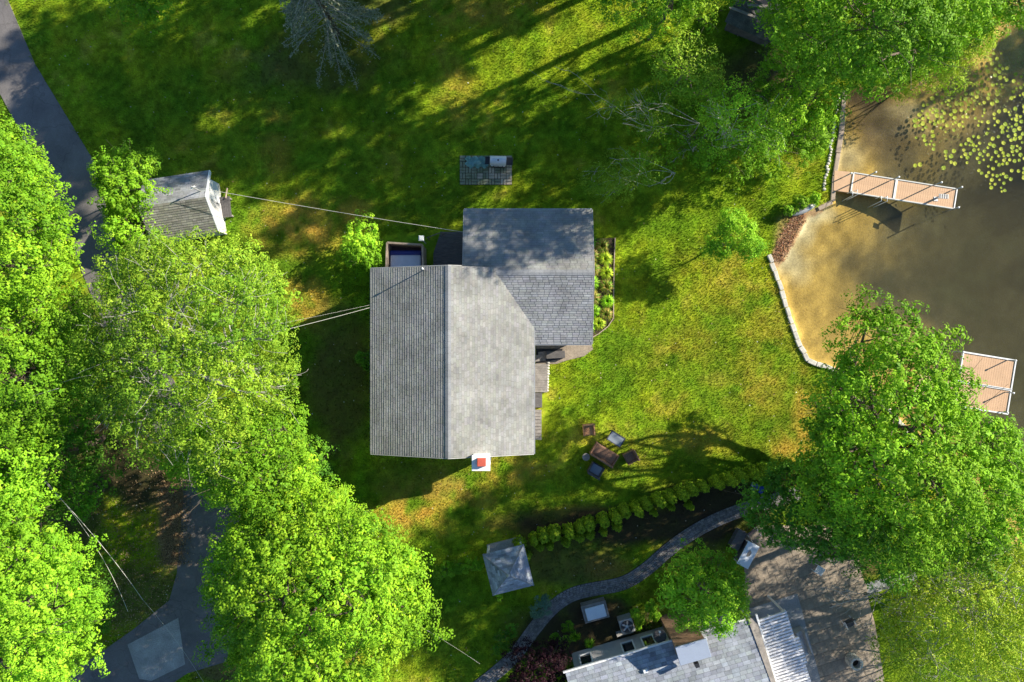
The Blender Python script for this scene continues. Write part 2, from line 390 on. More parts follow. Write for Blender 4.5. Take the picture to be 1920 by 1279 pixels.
def ground_colour(x, y):
    """turf and soil colours, from the plants and the soil, with one dirt patch darkened for shade, and how grassy each place is"""
    n1 = fbm(x, y, 3.2, 1); n2 = fbm(x, y, 0.9, 2, 3); n3 = fbm(x, y, 7.0, 9, 3)
    g1 = np.array((0.145, 0.245, 0.010)); g2 = np.array((0.255, 0.335, 0.014)); g3 = np.array((0.42, 0.38, 0.045))
    dry = np.array((0.52, 0.34, 0.055)); deep = np.array((0.065, 0.155, 0.012))
    t = sstep(0.36, 0.62, n1 * 0.55 + n2 * 0.45)[..., None]
    c = g1 * (1 - t) + g2 * t
    t = sstep(0.60, 0.72, n2 * 0.5 + n1 * 0.5)[..., None] * 0.7; c = c * (1 - t) + g3 * t
    t = sstep(0.60, 0.40, n3)[..., None] * 0.3; c = c * (1 - t) + deep * t
    c = c * (0.62 + 0.76 * vnoise(x, y, 0.22, 51))[..., None] * (0.8 + 0.4 * fbm(x, y, 0.6, 53, 2))[..., None]; c[..., 0] *= 0.8 + 0.4 * fbm(x, y, 1.1, 57, 3)
    d = np.zeros(np.shape(x))
    for a in DRY: d = np.maximum(d, blob(x, y, *a[:4]) * a[4])
    t = (d * sstep(0.25, 0.6, n2 * .6 + fbm(x, y, 0.5, 7, 2) * .4))[..., None]
    c = c * (1 - t) + dry * t
    dens = np.ones(np.shape(x))
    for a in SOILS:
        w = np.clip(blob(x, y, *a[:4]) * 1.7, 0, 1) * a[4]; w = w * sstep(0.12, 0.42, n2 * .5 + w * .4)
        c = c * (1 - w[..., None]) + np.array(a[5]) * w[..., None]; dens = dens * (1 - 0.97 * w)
    return c, dens

LAKE_D = {}
def ground_height(x, y):
    ins = inside(LAKE, x, y); d = edge_dist(LAKE, x, y) * np.where(ins, 1, -1)
    z = 0.05 * (fbm(x, y, 5, 4, 3) - 0.5) * sstep(0.2, -2, d)
    z = z - 0.40 * sstep(0.0, 0.5, d) - 2.0 * sstep(0.4, 10, d) - 0.12 * sstep(0, 2, d) * (fbm(x, y, 2.5, 8, 3) - .5)
    z = z - 1.2 * sstep(10, 26, d)
    return z, d

# ---- one sheet of ground, fine in the middle and coarse to the horizon
def axis(lo, hi, step, far):
    a = list(np.arange(lo, hi + 1e-6, step)); s = step; p = hi; q = lo; r = []; l_ = []
    while p < far: s *= 1.35; p += s; r.append(p); q -= s; l_.append(q)
    return np.array(l_[::-1] + a + r)
ax, ay = axis(-32, 34, 0.2, 700), axis(-22, 22, 0.2, 700)
X, Y = np.meshgrid(ax, ay)
Z, DL = ground_height(X, Y)
col, dens = ground_colour(X, Y)
sand = np.array((0.42, 0.36, 0.20)); amber = np.array((0.37, 0.25, 0.06)); silt = np.array((0.11, 0.10, 0.06)); weed = np.array((0.06, 0.07, 0.04))
nn = fbm(X, Y, 2.0, 12, 4); nf_ = fbm(X, Y, 0.7, 15, 3)
bed = amber * np.ones(X.shape + (1,))
t = sstep(1.2, 7.0, DL + (nn - .5) * 5)[..., None]; bed = bed * (1 - t) + silt * t
t = (sstep(0.45, 0.62, nn) * sstep(3, 9, DL))[..., None] * 0.7; bed = bed * (1 - t) + weed * t
for a in ((1500, 420, 36, 44, 1.0), (1475, 475, 30, 36, 1.0), (1530, 400, 44, 18, 1.0), (1595, 290, 40, 40, .6), (1490, 500, 40, 30, .6), (1700, 205, 70, 20, .6), (1690, 240, 60, 14, .5)):
    w = (blob(X, Y, *a[:4]) * a[4])[..., None]; bed = bed * (1 - w) + sand * w
for a in ((1640, 220, 60, 60, .85), (1620, 180, 60, 20, .9), (1680, 270, 70, 50, .6)):
    w = (blob(X, Y, *a[:4]) * a[4])[..., None]; bed = bed * (1 - w) + np.array((0.05, 0.035, 0.02)) * w
bed *= (0.55 + 0.9 * nf_)[..., None]; bed *= (0.7 + 0.6 * fbm(X, Y, 0.45, 33, 2))[..., None]
w = sstep(-0.15, 0.15, DL)[..., None]; col = col * (1 - w) + bed * w
w = (inside(BEACH, X, Y) & (DL < 0.2))[..., None]; col = np.where(w, np.array((0.34, 0.22, 0.11)), col)
far_g = np.array((0.05, 0.09, 0.02))
w = sstep(34, 60, np.hypot(X, Y))[..., None] * (DL < 0)[..., None]; col = col * (1 - w) + far_g * w
ny, nx = X.shape
idx = np.arange(ny * nx).reshape(ny, nx)
fc = np.stack([idx[:-1, :-1], idx[:-1, 1:], idx[1:, 1:], idx[1:, :-1]], -1).reshape(-1, 4)
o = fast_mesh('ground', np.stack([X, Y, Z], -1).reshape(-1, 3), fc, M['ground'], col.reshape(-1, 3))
o.data.polygons.foreach_set('use_smooth', [True] * len(o.data.polygons))
tag(o, kind='structure', label='lawn, bare soil and the sandy lake bed')

# pond water: a closed body with its surface just below the lawn
tag(MB().prism([(16.5, -45), (160, -60), (160, 80), (16.5, 60)], -4.0, -0.24).build('water', M['water']), kind='structure', label='clear brown pond water darkening away from the shore')

# road and driveway
def flat(name, poly, z, m, label, thick=0.12, kind='structure'):
    return tag(MB().prism(poly, z - thick, z).build(name, m), kind=kind, label=label)
flat('road', ROAD, 0.045, M['asphalt'], 'grey asphalt driveway running down the left side under the trees')
APRON = G([(240, 1208), (335, 1158), (348, 1245), (285, 1276), (262, 1272)])
flat('concrete_apron', APRON, 0.055, M['concrete'], 'pale square concrete patch set in the dark driveway')
flat('side_walk', SIDEWALK, 0.04, M['grey_concrete'], 'narrow grey walk leading from the patio to the shore')

# ------------------------------------------------------------------ grass
def clear_of(x, y):
    ok = ~inside(ROAD, x + .5 * (vnoise(x, y, .5, 61) - .5), y + .5 * (vnoise(x, y, .5, 62) - .5)) & ~inside(HOUSE, x, y) & ~inside(PATIO, x, y) & ~inside(SLABT, x, y) & ~inside(SIDEWALK, x, y) & ~inside(BEACH, x, y)
    ok &= edge_dist(PATHG, x, y, False) > 0.48
    ok &= ~inside(G([(860, 288), (962, 288), (962, 348), (860, 348)]), x, y)
    ok &= ~inside(G([(722, 440), (870, 425), (870, 505), (722, 505)]), x, y) & ~inside(G([(1000, 640), (1030, 640), (1030, 770), (1018, 825), (1000, 825)]), x, y)
    return ok
sp = 0.1
gx, gy = np.meshgrid(np.arange(-31, 31, sp), np.arange(-21, 21, sp))
gx = (gx + RNG.uniform(-.5, .5, gx.shape) * sp).ravel(); gy = (gy + RNG.uniform(-.5, .5, gy.shape) * sp).ravel()
gz, gd = ground_height(gx, gy)
gc, gdens = ground_colour(gx, gy)
under_left = inside(G([(-400, 250), (60, 280), (160, 520), (120, 620), (200, 700), (160, 900), (200, 1300), (-400, 1400)]), gx, gy)
keep = (gd < -0.05) & clear_of(gx, gy) & (RNG.random(len(gx)) < gdens) & ~under_left
gx, gy, gz, gc = gx[keep], gy[keep], gz[keep], gc[keep]
nt = len(gx)
hh = (0.045 + 0.06 * RNG.random(nt)) * (0.7 + 0.9 * fbm(gx, gy, 0.8, 21, 3))
vv = np.zeros((nt, 3, 3, 3)); 
for b_ in range(3):
    a_ = RNG.uniform(0, 2 * np.pi, nt); lean = RNG.uniform(0.3, 1.3, nt) * hh
    w_ = RNG.uniform(0.014, 0.031, nt); ox = RNG.uniform(-.03, .03, nt); oy = RNG.uniform(-.03, .03, nt)
    cx, cy = gx + ox, gy + oy; sx, sy = -np.sin(a_) * w_, np.cos(a_) * w_
    vv[:, b_, 0] = np.stack([cx - sx, cy - sy, gz - 0.01], -1)
    vv[:, b_, 1] = np.stack([cx + sx, cy + sy, gz - 0.01], -1)
    vv[:, b_, 2] = np.stack([cx + np.cos(a_) * lean, cy + np.sin(a_) * lean, gz + hh], -1)
bc = gc[:, None, None, :] * RNG.uniform(0.75, 1.45, (nt, 3, 1, 1)) * np.ones((1, 1, 3, 1))
o = fast_mesh('grass', vv.reshape(-1, 3), np.arange(nt * 9).reshape(-1, 3), M['blade'], bc.reshape(-1, 3))
tag(o, 'short green and straw-coloured lawn grass over the whole yard', 'grass', kind='stuff')

# scattered fallen leaves and seed fluff on the turf
rl_ = np.random.default_rng(5); n = 1500; lx = rl_.uniform(-28, 17, n); ly = rl_.uniform(-20, 20, n); kk = clear_of(lx, ly) & (ground_height(lx, ly)[1] < -.2); LITTER = np.stack([lx[kk], ly[kk], np.full(kk.sum(), .09)], -1)

# ------------------------------------------------------------------ trees
GREENS = dict(
    maple=[(0.10, 0.30, 0.012), (0.14, 0.36, 0.016), (0.19, 0.42, 0.02), (0.07, 0.22, 0.012)],
    lime=[(0.16, 0.34, 0.018), (0.22, 0.42, 0.025), (0.28, 0.46, 0.03), (0.11, 0.26, 0.015)],
    olive=[(0.15, 0.27, 0.014), (0.21, 0.33, 0.016), (0.27, 0.37, 0.022), (0.10, 0.20, 0.010)],
    oak=[(0.075, 0.22, 0.012), (0.11, 0.29, 0.016), (0.14, 0.33, 0.02), (0.055, 0.16, 0.012)],
    deep=[(0.04, 0.13, 0.015), (0.06, 0.18, 0.018), (0.09, 0.24, 0.02), (0.03, 0.10, 0.012)],
    yellow=[(0.28, 0.36, 0.03), (0.36, 0.42, 0.045), (0.22, 0.34, 0.03), (0.17, 0.28, 0.02)],
    blue=[(0.10, 0.15, 0.15), (0.15, 0.20, 0.21), (0.07, 0.12, 0.11), (0.20, 0.25, 0.26)],
    teal=[(0.05, 0.13, 0.10), (0.08, 0.18, 0.13), (0.04, 0.10, 0.07), (0.11, 0.22, 0.15)],
    purple=[(0.018, 0.006, 0.012), (0.026, 0.008, 0.016), (0.036, 0.011, 0.02), (0.012, 0.005, 0.01)],
    mixed=[(0.10, 0.22, 0.02), (0.30, 0.28, 0.06), (0.16, 0.28, 0.03), (0.36, 0.30, 0.12)],
    thuja=[(0.07, 0.15, 0.010), (0.11, 0.20, 0.012), (0.17, 0.26, 0.018), (0.045, 0.10, 0.008)],
)

for k_ in GREENS: GREENS[k_] = [tuple(min(.8, c_ * (1.0 if k_ in ('purple', 'mixed', 'blue') else 1.45)) * f_ for c_, f_ in zip(c, (1.12, 1, .85))) for c in GREENS[k_]]

_f = {'yellow': (.92, 1.0, .9), 'maple': (1.15, .92, 1.0), 'oak': (1.25, 1.05, .9), 'thuja': (1.6, 1.45, 1), 'blue': (1.9, 1.75, 1.15), 'lime': (.86, .96, .9), 'olive': (.78, .90, 1.3), 'deep': (1.3, 1.2, 1)}
for k_ in _f: GREENS[k_] = [tuple(min(.8, a * b) for a, b in zip(c, _f[k_])) for c in GREENS[k_]]

def leaf_quads(pos, nrm, size, rng, aspect=0.62):
    n = len(pos)
    nrm = nrm / (np.linalg.norm(nrm, axis=1, keepdims=True) + 1e-9)
    r = rng.normal(size=(n, 3)); d = np.cross(nrm, r); d /= np.linalg.norm(d, axis=1, keepdims=True) + 1e-9
    s = np.cross(nrm, d); L = size[:, None]
    v = np.stack([pos - d * L * .5, pos + s * L * aspect * .5 + nrm * L * .1, pos + d * L * .5 - nrm * L * .08, pos - s * L * aspect * .5 + nrm * L * .1], 1)
    return v.reshape(-1, 3)

def make_crown(lobes, pal, seed, knob=0.250, leaf=0.100, per=20, cover=1.0, fill=0.5, spread=1.0, low=-0.2, rough=0.34, gaps=-0.32):
    """lobes: (centre xyz, radius, vertical factor). Knobs of leaves spread over the lobes' uneven surfaces, thinner inside."""
    rng = np.random.default_rng(seed); K = []; KN = []; KC = []; KL = []
    pal = np.array(pal)
    for li, (c, r, vz) in enumerate(lobes):
        for layer, (fr, amt) in enumerate(((1.0, 1.0), (0.76, fill))):
            n = int(cover * amt * 4 * np.pi * (r * fr) ** 2 * (0.5 + 0.5 * vz) / (knob * knob * 1.8))
            if n < 3: n = 3
            u = rng.normal(size=(n, 3)); u /= np.linalg.norm(u, axis=1, keepdims=True)
            u = u[u[:, 2] > low]; n = len(u)
            ph = rng.uniform(0, 6.28, (5, 1)); fq = rng.normal(size=(5, 3)) * 3.2
            bump = np.sin(fq @ u.T * 1.0 + ph).sum(0) / 5 + .45 * np.sin(fq @ u.T * 2.6 + ph * 3).sum(0) / 5
            rr = r * fr * (1 - rough * 0.5 + rough * bump * 1.6 + rng.normal(size=n) * 0.03) + rng.normal(size=n) * .22 * (r > 1)
            p = np.array(c) + u * rr[:, None] * np.array([1, 1, vz])
            ok = (bump + rng.normal(size=n) * .12 > gaps)
            for lj, (c2, r2, v2) in enumerate(lobes):
                if lj == li: continue
                q = (p - np.array(c2)) / np.array([r2, r2, r2 * v2])
                ok &= np.linalg.norm(q, axis=1) > 0.74 * fr
            p = p[ok]; u = u[ok]
            K.append(p); KN.append(u)
            KC.append(np.full(len(p), li)); KL.append(np.full(len(p), layer))
    K = np.concatenate(K); KN = np.concatenate(KN); KC = np.concatenate(KC); KL = np.concatenate(KL)
    lobe_shift = rng.uniform(0.82, 1.15, (len(lobes), 1)); lobe_hue = rng.uniform(-.35, .35, (len(lobes),))
    nk = len(K); kr = knob * rng.uniform(0.75, 1.2, nk)
    per = round(per * 1.2); ii = np.repeat(np.arange(nk), np.where(KL == 1, max(4, per // 2), per)); n = len(ii)
    d = rng.normal(size=(n, 3)); d /= np.linalg.norm(d, axis=1, keepdims=True)
    d[:, 2] = np.abs(d[:, 2]) * 0.9 + d[:, 2] * 0.1
    rad = kr[ii] * rng.uniform(0.7, 1.05, n) * spread
    pos = K[ii] + d * rad[:, None]
    nrm = d * 1.2 + KN[ii] * 0.55 + rng.normal(size=(n, 3)) * 0.22 + np.array([0, 0, 0.15])
    sz = leaf * 1.12 * rng.uniform(0.65, 1.3, n) * np.where(KL[ii] == 1, 1.7, 1.0)
    base = rng.integers(0, len(pal), nk)
    t = np.clip(.5 + .25 * rng.normal(size=nk) + lobe_hue[KC] * 1.5, 0, 1)
    srt = pal[np.argsort(pal.sum(1))]; lo = srt[rng.integers(0, 2, nk)] * .8 + srt[0] * .2; hi = srt[rng.integers(2, 4, nk)]
    kc = lo * (1 - t[:, None]) + hi * t[:, None]
    cc = kc[ii] * rng.uniform(0.82, 1.18, (n, 1)) * lobe_shift[KC[ii]]
    cc[:, 0] *= rng.uniform(0.92, 1.1, n)
    v = leaf_quads(pos, nrm, sz, rng)
    return v, np.arange(n * 4).reshape(-1, 4), np.repeat(cc, 4, 0)

def limb(mb, a, b, r0, r1, rng, bend=0.12, n=6, seg=6):
    a = Vector(a); b = Vector(b); L = (b - a).length
    o1 = Vector([rng.normal() * bend * L for _ in range(3)])
    pts = []; rr = []
    for i in range(seg + 1):
        t = i / seg
        pts.append(a.lerp(b, t) + o1 * math.sin(math.pi * t) + Vector([rng.normal() * 0.012 * L for _ in range(3)]) * (0 < i < seg))
        rr.append(r0 * (1 - t) + r1 * t)
    mb.tube(pts, rr, n); return pts

NT = [0]
def tree(name, label, cat, lobes, pal='maple', bark='bark', base=None, trunk_r=0.22, twigs=4, vz=0.8, group=None, mat_key='leaf', split=0.72, skirt=False, **kw):
    """lobes: (px, py, radius px, height z of the lobe's centre)"""
    NT[0] += 1; seed = 100 + NT[0]; rng = np.random.default_rng(seed)
    L = []
    for px, py, rp, z in lobes:
        c = P(px, py, z); L.append(((c.x, c.y, z), rp / PPM * (CAM_H - z) / CAM_H, vz))
    nmain = len(L)
    if skirt:
        for q, (px, py, rp, z) in enumerate(lobes):
            if skirt is not True and py < skirt: continue
            z2 = z * (.52 + .1 * (q % 2)); c = P(px, py, z2); L.append(((c.x, c.y, z2), .86 * rp / PPM * (CAM_H - z2) / CAM_H, .9))
    if base is None:
        w = np.array([l[1] ** 2 for l in L]); xy = sum(np.array(l[0]) * wi for l, wi in zip(L, w)) / w.sum(); kz = 1 + .5 * (CAM_H / (CAM_H - xy[2]) - 1); base = (xy[0] * kz, xy[1] * kz)
    t = thing(name, label, cat, (base[0], base[1], 0), 0, group)
    zmin = min(l[0][2] for l in L[:nmain]); zs = max(0.3, zmin * split)
    mb = MB(); top = Vector((base[0] + rng.normal() * 0.1, base[1] + rng.normal() * 0.1, zs))
    pts = limb(mb, (base[0], base[1], -0.15), top, trunk_r, trunk_r * 0.75, rng, 0.03, 9)
    mb.build('trunk', M[bark], t, smooth=True)
    mb = MB()
    for (c, r, v) in L[:nmain]:
        lp = limb(mb, top, Vector(c), trunk_r * 0.40, trunk_r * 0.12, rng, 0.10)
        for k in range(twigs):
            u = rng.normal(size=3); u /= np.linalg.norm(u); u[2] = abs(u[2]) * .8 + .1
            e = Vector(c) + Vector(u * r * 0.93 * np.array([1, 1, v]))
            pp = limb(mb, lp[rng.integers(3, 7)], e, trunk_r * 0.12, 0.01, rng, 0.10, 5)
            for q in range(2):
                u2 = rng.normal(size=3) * r * .35
                limb(mb, pp[rng.integers(2, 6)], e + Vector(u2), trunk_r * .05, .006, rng, .1, 4, 4)
    mb.build('limbs', M[bark], t, smooth=True)
    v, f, c = make_crown(L, GREENS[pal], seed, **kw)
    v = v - np.array([base[0], base[1], 0])
    fast_mesh('crown', v, f, M[mat_key], c, t)
    return t

# left edge, beside the driveway
tree('maple_tree', 'bright green maple at the left edge beside the upper driveway', 'tree',
     [(5, 262, 46, 8), (48, 300, 42, 8.5), (10, 330, 70, 9.5), (72, 352, 44, 9), (30, 410, 84, 10.5), (98, 420, 40, 9), (108, 470, 42, 9), (90, 520, 46, 9), (30, 500, 84, 10.5), (-60, 400, 120, 10), (50, 565, 62, 9.5), (110, 505, 36, 8)], 'maple', trunk_r=0.3, skirt=True)
tree('maple_tree', 'mid green maple at the left edge, directly below the bright one beside the driveway', 'tree',
     [(20, 620, 80, 10), (85, 620, 60, 9), (60, 700, 84, 10), (-40, 700, 100, 10), (125, 680, 52, 8.5), (140, 610, 42, 7), (40, 770, 80, 9.5), (110, 750, 56, 8.5), (150, 560, 26, 5)], 'oak', trunk_r=0.28, skirt=True)
tree('maple_tree', 'darker green tree in the hollow between the left edge trees and the big birch', 'tree',
     [(150, 780, 56, 6), (180, 850, 50, 5.5), (110, 860, 66, 6.5), (70, 800, 60, 7.5), (150, 925, 50, 5), (165, 700, 44, 6), (190, 760, 36, 5.5), (90, 940, 50, 6)], 'deep', trunk_r=0.18)
tree('ash_tree', 'yellow-green tree at the left edge above the pale double cables', 'tree',
     [(10, 840, 66, 9.5), (70, 850, 50, 9), (10, 910, 76, 9), (-60, 860, 90, 9.5), (70, 915, 46, 8.5), (20, 970, 60, 8.5)], 'lime', trunk_r=0.24, skirt=True)
tree('birch_tree', 'broad yellow-green tree filling the bottom left corner', 'tree',
     [(40, 1030, 84, 9.5), (110, 1040, 60, 9), (60, 1120, 96, 10.5), (135, 1130, 62, 9.5), (40, 1220, 96, 9.5), (120, 1215, 60, 8.5), (-60, 1120, 120, 10), (60, 1290, 80, 8.5), (0, 960, 60, 9)], 'lime', trunk_r=0.3, knob=0.228, leaf=0.096, skirt=True)
tree('maple_sapling', 'small bright sapling in shade right of the bottom left tree', 'tree', [(185, 1110, 30, 5), (172, 1165, 30, 4.5), (190, 1060, 26, 4.5), (150, 1200, 30, 4), (195, 1150, 22, 3.5)], 'deep', trunk_r=0.07)
# the big pale-branched birch and its neighbours
tree('birch_tree', 'huge olive-green birch with pale branches showing, between driveway and house', 'tree',
     [(285, 505, 66, 10), (360, 510, 76, 10.5), (440, 515, 74, 10), (505, 550, 50, 9), (235, 590, 76, 10), (330, 600, 100, 11), (430, 610, 100, 11), (510, 640, 54, 9.5), (215, 680, 76, 9.5), (320, 700, 100, 11), (420, 720, 100, 11), (500, 735, 64, 9.5), (300, 790, 84, 10), (390, 800, 84, 10.5), (245, 530, 60, 9), (240, 760, 60, 9), (540, 700, 30, 8)],
     'olive', 'pale_bark', trunk_r=0.22, knob=0.228, leaf=0.084, per=18, cover=0.85, fill=0.4, twigs=7, skirt=True)
tree('maple_tree', 'bright green maple whose round crown meets the lower right of the huge birch', 'tree',
     [(400, 850, 70, 9), (470, 830, 80, 9.5), (530, 820, 58, 9), (548, 880, 50, 8.5), (490, 900, 76, 9), (420, 890, 60, 8.5), (345, 850, 54, 8.5), (560, 930, 40, 8), (535, 845, 40, 3.6), (555, 895, 34, 3.2), (515, 925, 44, 4)], 'maple', trunk_r=0.26, skirt=True)
tree('maple_tree', 'big round vivid green maple at the bottom, left of the gazebo', 'tree',
     [(520, 985, 80, 8.5), (600, 1005, 84, 9.5), (675, 1035, 84, 9.5), (735, 1085, 74, 8.5), (465, 1050, 72, 8), (540, 1090, 110, 10.5), (640, 1120, 115, 11), (742, 1155, 76, 8.5), (480, 1160, 86, 8.5), (570, 1210, 110, 10.5), (670, 1220, 90, 9.5), (445, 1110, 56, 8), (540, 940, 60, 8), (620, 1290, 90, 8.5), (510, 1280, 80, 8.5), (620, 950, 46, 7.5), (545, 965, 44, 3.8), (510, 1010, 50, 3.8), (480, 1070, 50, 3.8), (480, 1130, 54, 3.8), (490, 1200, 54, 3.8)], 'maple', trunk_r=0.38, knob=0.274, leaf=0.112, skirt=True)
tree('lilac_bush', 'round bright shrub tucked between the birch top and the shed', 'shrub', [(240, 432, 42, 4.2), (285, 462, 32, 4), (330, 472, 28, 3.8), (225, 405, 28, 4)], 'lime', trunk_r=0.1, split=.3)
tree('dogwood_tree', 'mid green bushy tree just left of the small shed', 'tree', [(228, 320, 42, 4), (258, 345, 38, 4.2), (228, 368, 44, 4.5), (278, 306, 28, 3.4), (208, 345, 30, 3.6)], 'oak', trunk_r=0.12, split=.3, knob=0.213, leaf=0.096)
tree('dark_shrub', 'dark green shrub showing at the right rim of the maple crowns, by the shaded lawn', 'shrub', [(592, 850, 30, 2.2), (598, 885, 24, 2.0)], 'deep', trunk_r=0.06, split=.2)
tree('round_shrub', 'round yellow-green shrub on the lawn beside the hot tub enclosure', 'shrub', [(678, 452, 34, 1.4), (688, 482, 28, 1.3), (665, 475, 26, 1.2), (700, 455, 18, 1.1)], 'lime', trunk_r=0.06, split=.2, knob=0.167, leaf=0.080)
tree('top_shrub', 'round dark green shrub cut by the top edge, above the shaded lawn', 'shrub', [(250, 8, 38, 3.6), (288, 6, 36, 3.6), (268, 18, 28, 3.4), (262, -30, 44, 4)], 'maple', trunk_r=0.08, split=.2, knob=0.182, leaf=0.088)
tree('foundation_shrub', 'small dim green shrub against the left wall of the grey-roofed house', 'shrub', [(682, 672, 14, 0.7), (690, 686, 10, 0.6)], 'deep', trunk_r=0.03, split=.1, knob=0.106, leaf=0.064)
# right side oak
tree('oak_tree', 'great spreading oak on the shore in front of the lower dock', 'tree',
     [(1632, 590, 44, 7.5), (1618, 640, 56, 8), (1590, 690, 46, 7.5), (1690, 640, 66, 8.5), (1755, 650, 44, 8.5), (1690, 710, 84, 10), (1610, 760, 84, 9.5), (1570, 720, 34, 7), (1770, 740, 60, 9), (1700, 800, 100, 11), (1580, 840, 80, 9.5), (1640, 880, 100, 11), (1780, 830, 90, 10.5), (1860, 850, 60, 9.5), (1730, 920, 110, 11.5), (1840, 930, 90, 10.5), (1540, 900, 60, 8.5), (1600, 950, 84, 10), (1700, 1000, 84, 10.5), (1890, 890, 50, 9), (1580, 735, 40, 3.6), (1560, 785, 42, 3.4), (1600, 700, 36, 4), (1570, 830, 44, 4), (1640, 760, 40, 4.5), (1540, 790, 40, 7.5), (1800, 1000, 80, 9.5)],
     'oak', trunk_r=0.42, knob=0.274, leaf=0.112, fill=.45, skirt=815)
tree('oak_tree', 'dark green low oak limb crown overhanging the patio and the paver path', 'tree',
     [(1450, 950, 60, 6), (1500, 915, 60, 6.5), (1500, 980, 54, 6.5), (1555, 965, 56, 7), (1560, 1010, 40, 6.5), (1620, 1010, 56, 7), (1428, 965, 34, 5.5), (1530, 1012, 34, 6), (1470, 900, 34, 6), (1660, 1050, 44, 7)],
     'deep', trunk_r=0.2, base=tuple(P(1530, 1010, 0)[:2]), knob=0.243, leaf=0.104)
tree('willow_tree', 'loose yellow-green willow with bare pale branches in the bottom right corner', 'tree',
     [(1800, 1030, 70, 6), (1880, 1000, 80, 6.4), (1740, 1080, 64, 5.6), (1810, 1110, 76, 6), (1890, 1100, 76, 6), (1700, 1120, 46, 4.8), (1770, 1170, 66, 5.2), (1860, 1190, 70, 5.2), (1700, 1190, 50, 4.2), (1950, 1100, 70, 6), (1680, 1150, 36, 4)],
     'yellow', 'pale_bark', trunk_r=0.22, knob=0.228, leaf=0.080, per=16, cover=0.9, fill=0.4, twigs=8, spread=1.3, skirt=True)
tree('willow_tree', 'thin sparse willow brush at the very bottom right with sand showing through', 'tree',
     [(1700, 1240, 56, 3.5), (1770, 1255, 66, 4), (1850, 1265, 66, 4), (1910, 1230, 50, 4), (1665, 1200, 36, 3), (1690, 1290, 50, 3)],
     'yellow', 'pale_bark', trunk_r=0.1, knob=0.213, leaf=0.072, per=15, cover=0.8, fill=0.3, twigs=9, spread=1.4, split=.2)
tree('round_tree', 'round yellow-topped tree pressed against the corner of the second house', 'tree',
     [(1290, 1060, 38, 4.5), (1340, 1065, 38, 4.6), (1270, 1110, 38, 4.8), (1325, 1120, 44, 5.6), (1370, 1105, 34, 5), (1350, 1155, 34, 5.2), (1290, 1150, 34, 4.8), (1380, 1140, 24, 4.6)],
     'lime', trunk_r=0.14, knob=0.228, leaf=0.096, rough=.35, cover=1.2)
# top right
tree('shore_maple', 'wide green maple covering the top right shore', 'tree',
     [(1500, 40, 66, 10.5), (1570, 60, 80, 12), (1530, 110, 54, 9.5), (1640, 50, 90, 12.5), (1620, 115, 64, 10.5), (1720, 50, 80, 12), (1690, 105, 50, 8), (1790, 20, 70, 9.5), (1850, 10, 56, 8.5), (1500, -30, 80, 10), (1640, -40, 90, 11), (1900, -10, 60, 9), (1760, 85, 40, 7.5)],
     'oak', trunk_r=0.3, knob=0.243, leaf=0.096, skirt=True)
tree('alder_bush', 'yellow-green brush leaning over the water beside the lily pads', 'shrub',
     [(1760, 120, 38, 3), (1800, 100, 40, 3.2), (1720, 150, 34, 2.6), (1690, 170, 26, 2), (1830, 75, 34, 3), (1780, 155, 26, 2)], 'yellow', trunk_r=0.08, split=.2, knob=0.198, leaf=0.072, per=16, spread=1.2)
tree('alder_tree', 'mid green tree just left of the top of the shore wall', 'tree', [(1500, 200, 54, 7), (1545, 175, 46, 7), (1480, 240, 44, 6), (1520, 235, 40, 5.5), (1550, 140, 46, 7.5), (1555, 220, 26, 5)], 'oak', trunk_r=0.12, knob=0.213, leaf=0.088, cover=.8, split=.3)
tree('birch_sapling', 'feathery yellow-green birch on the lawn nearest the shore wall', 'tree', [(1385, 215, 54, 8.5), (1350, 240, 40, 8), (1425, 235, 48, 8), (1395, 275, 40, 7), (1335, 215, 30, 7), (1440, 275, 30, 6.5)], 'lime', 'pale_bark', trunk_r=0.08, knob=0.198, leaf=0.068, per=14, cover=.75, spread=1.3, split=.25)
tree('young_tree', 'pale green loose-leaved tree left of the collapsed dark shed', 'tree', [(1270, 100, 44, 9), (1310, 120, 44, 9), (1285, 150, 40, 8), (1255, 125, 34, 8), (1320, 165, 34, 7.5)], 'olive', trunk_r=0.09, knob=0.198, leaf=0.072, per=15, cover=.75, spread=1.3)
tree('young_tree', 'leafy tree cut by the top edge, left of the collapsed dark shed', 'tree', [(1200, 10, 50, 9), (1160, -10, 46, 9), (1250, 10, 46, 9), (1215, 45, 30, 8), (1300, 30, 44, 9), (1280, -20, 56, 9), (1360, -10, 30, 8)], 'maple', trunk_r=0.12, knob=0.213, leaf=0.088, cover=.8)
tree('thin_tree', 'thin dim tree with a long pale leaning stem over the shaded lawn', 'tree', [(1190, 195, 34, 6), (1235, 205, 36, 6.2), (1215, 235, 30, 5), (1150, 200, 26, 5.5)], 'olive', 'pale_bark', trunk_r=0.035, knob=0.182, leaf=0.048, per=12, cover=.95, fill=.4, spread=1.4, twigs=3, base=tuple(P(1285, 262)[:2]))
tree('thin_tree', 'thin feathery tree hanging over the shade just above the wing roof corner', 'tree', [(1120, 335, 34, 5), (1160, 325, 36, 5.4), (1200, 320, 34, 5), (1150, 350, 30, 4.5)], 'olive', 'pale_bark', trunk_r=0.035, knob=0.182, leaf=0.056, per=14, cover=1.05, fill=.4, spread=1.3, twigs=3, base=tuple(P(1240, 345)[:2]))
tree('small_tree', 'small airy tree on the sunny lawn that throws a crown-shaped shadow beside the house', 'tree', [(1385, 440, 34, 2.7), (1355, 455, 28, 2.5), (1405, 465, 26, 2.4), (1370, 415, 24, 2.6), (1340, 465, 22, 2.2)], 'lime', trunk_r=0.06, knob=0.182, leaf=0.075, per=16, cover=1.7, fill=.9, spread=1.3, base=tuple(P(1345, 460)[:2]), split=.5)
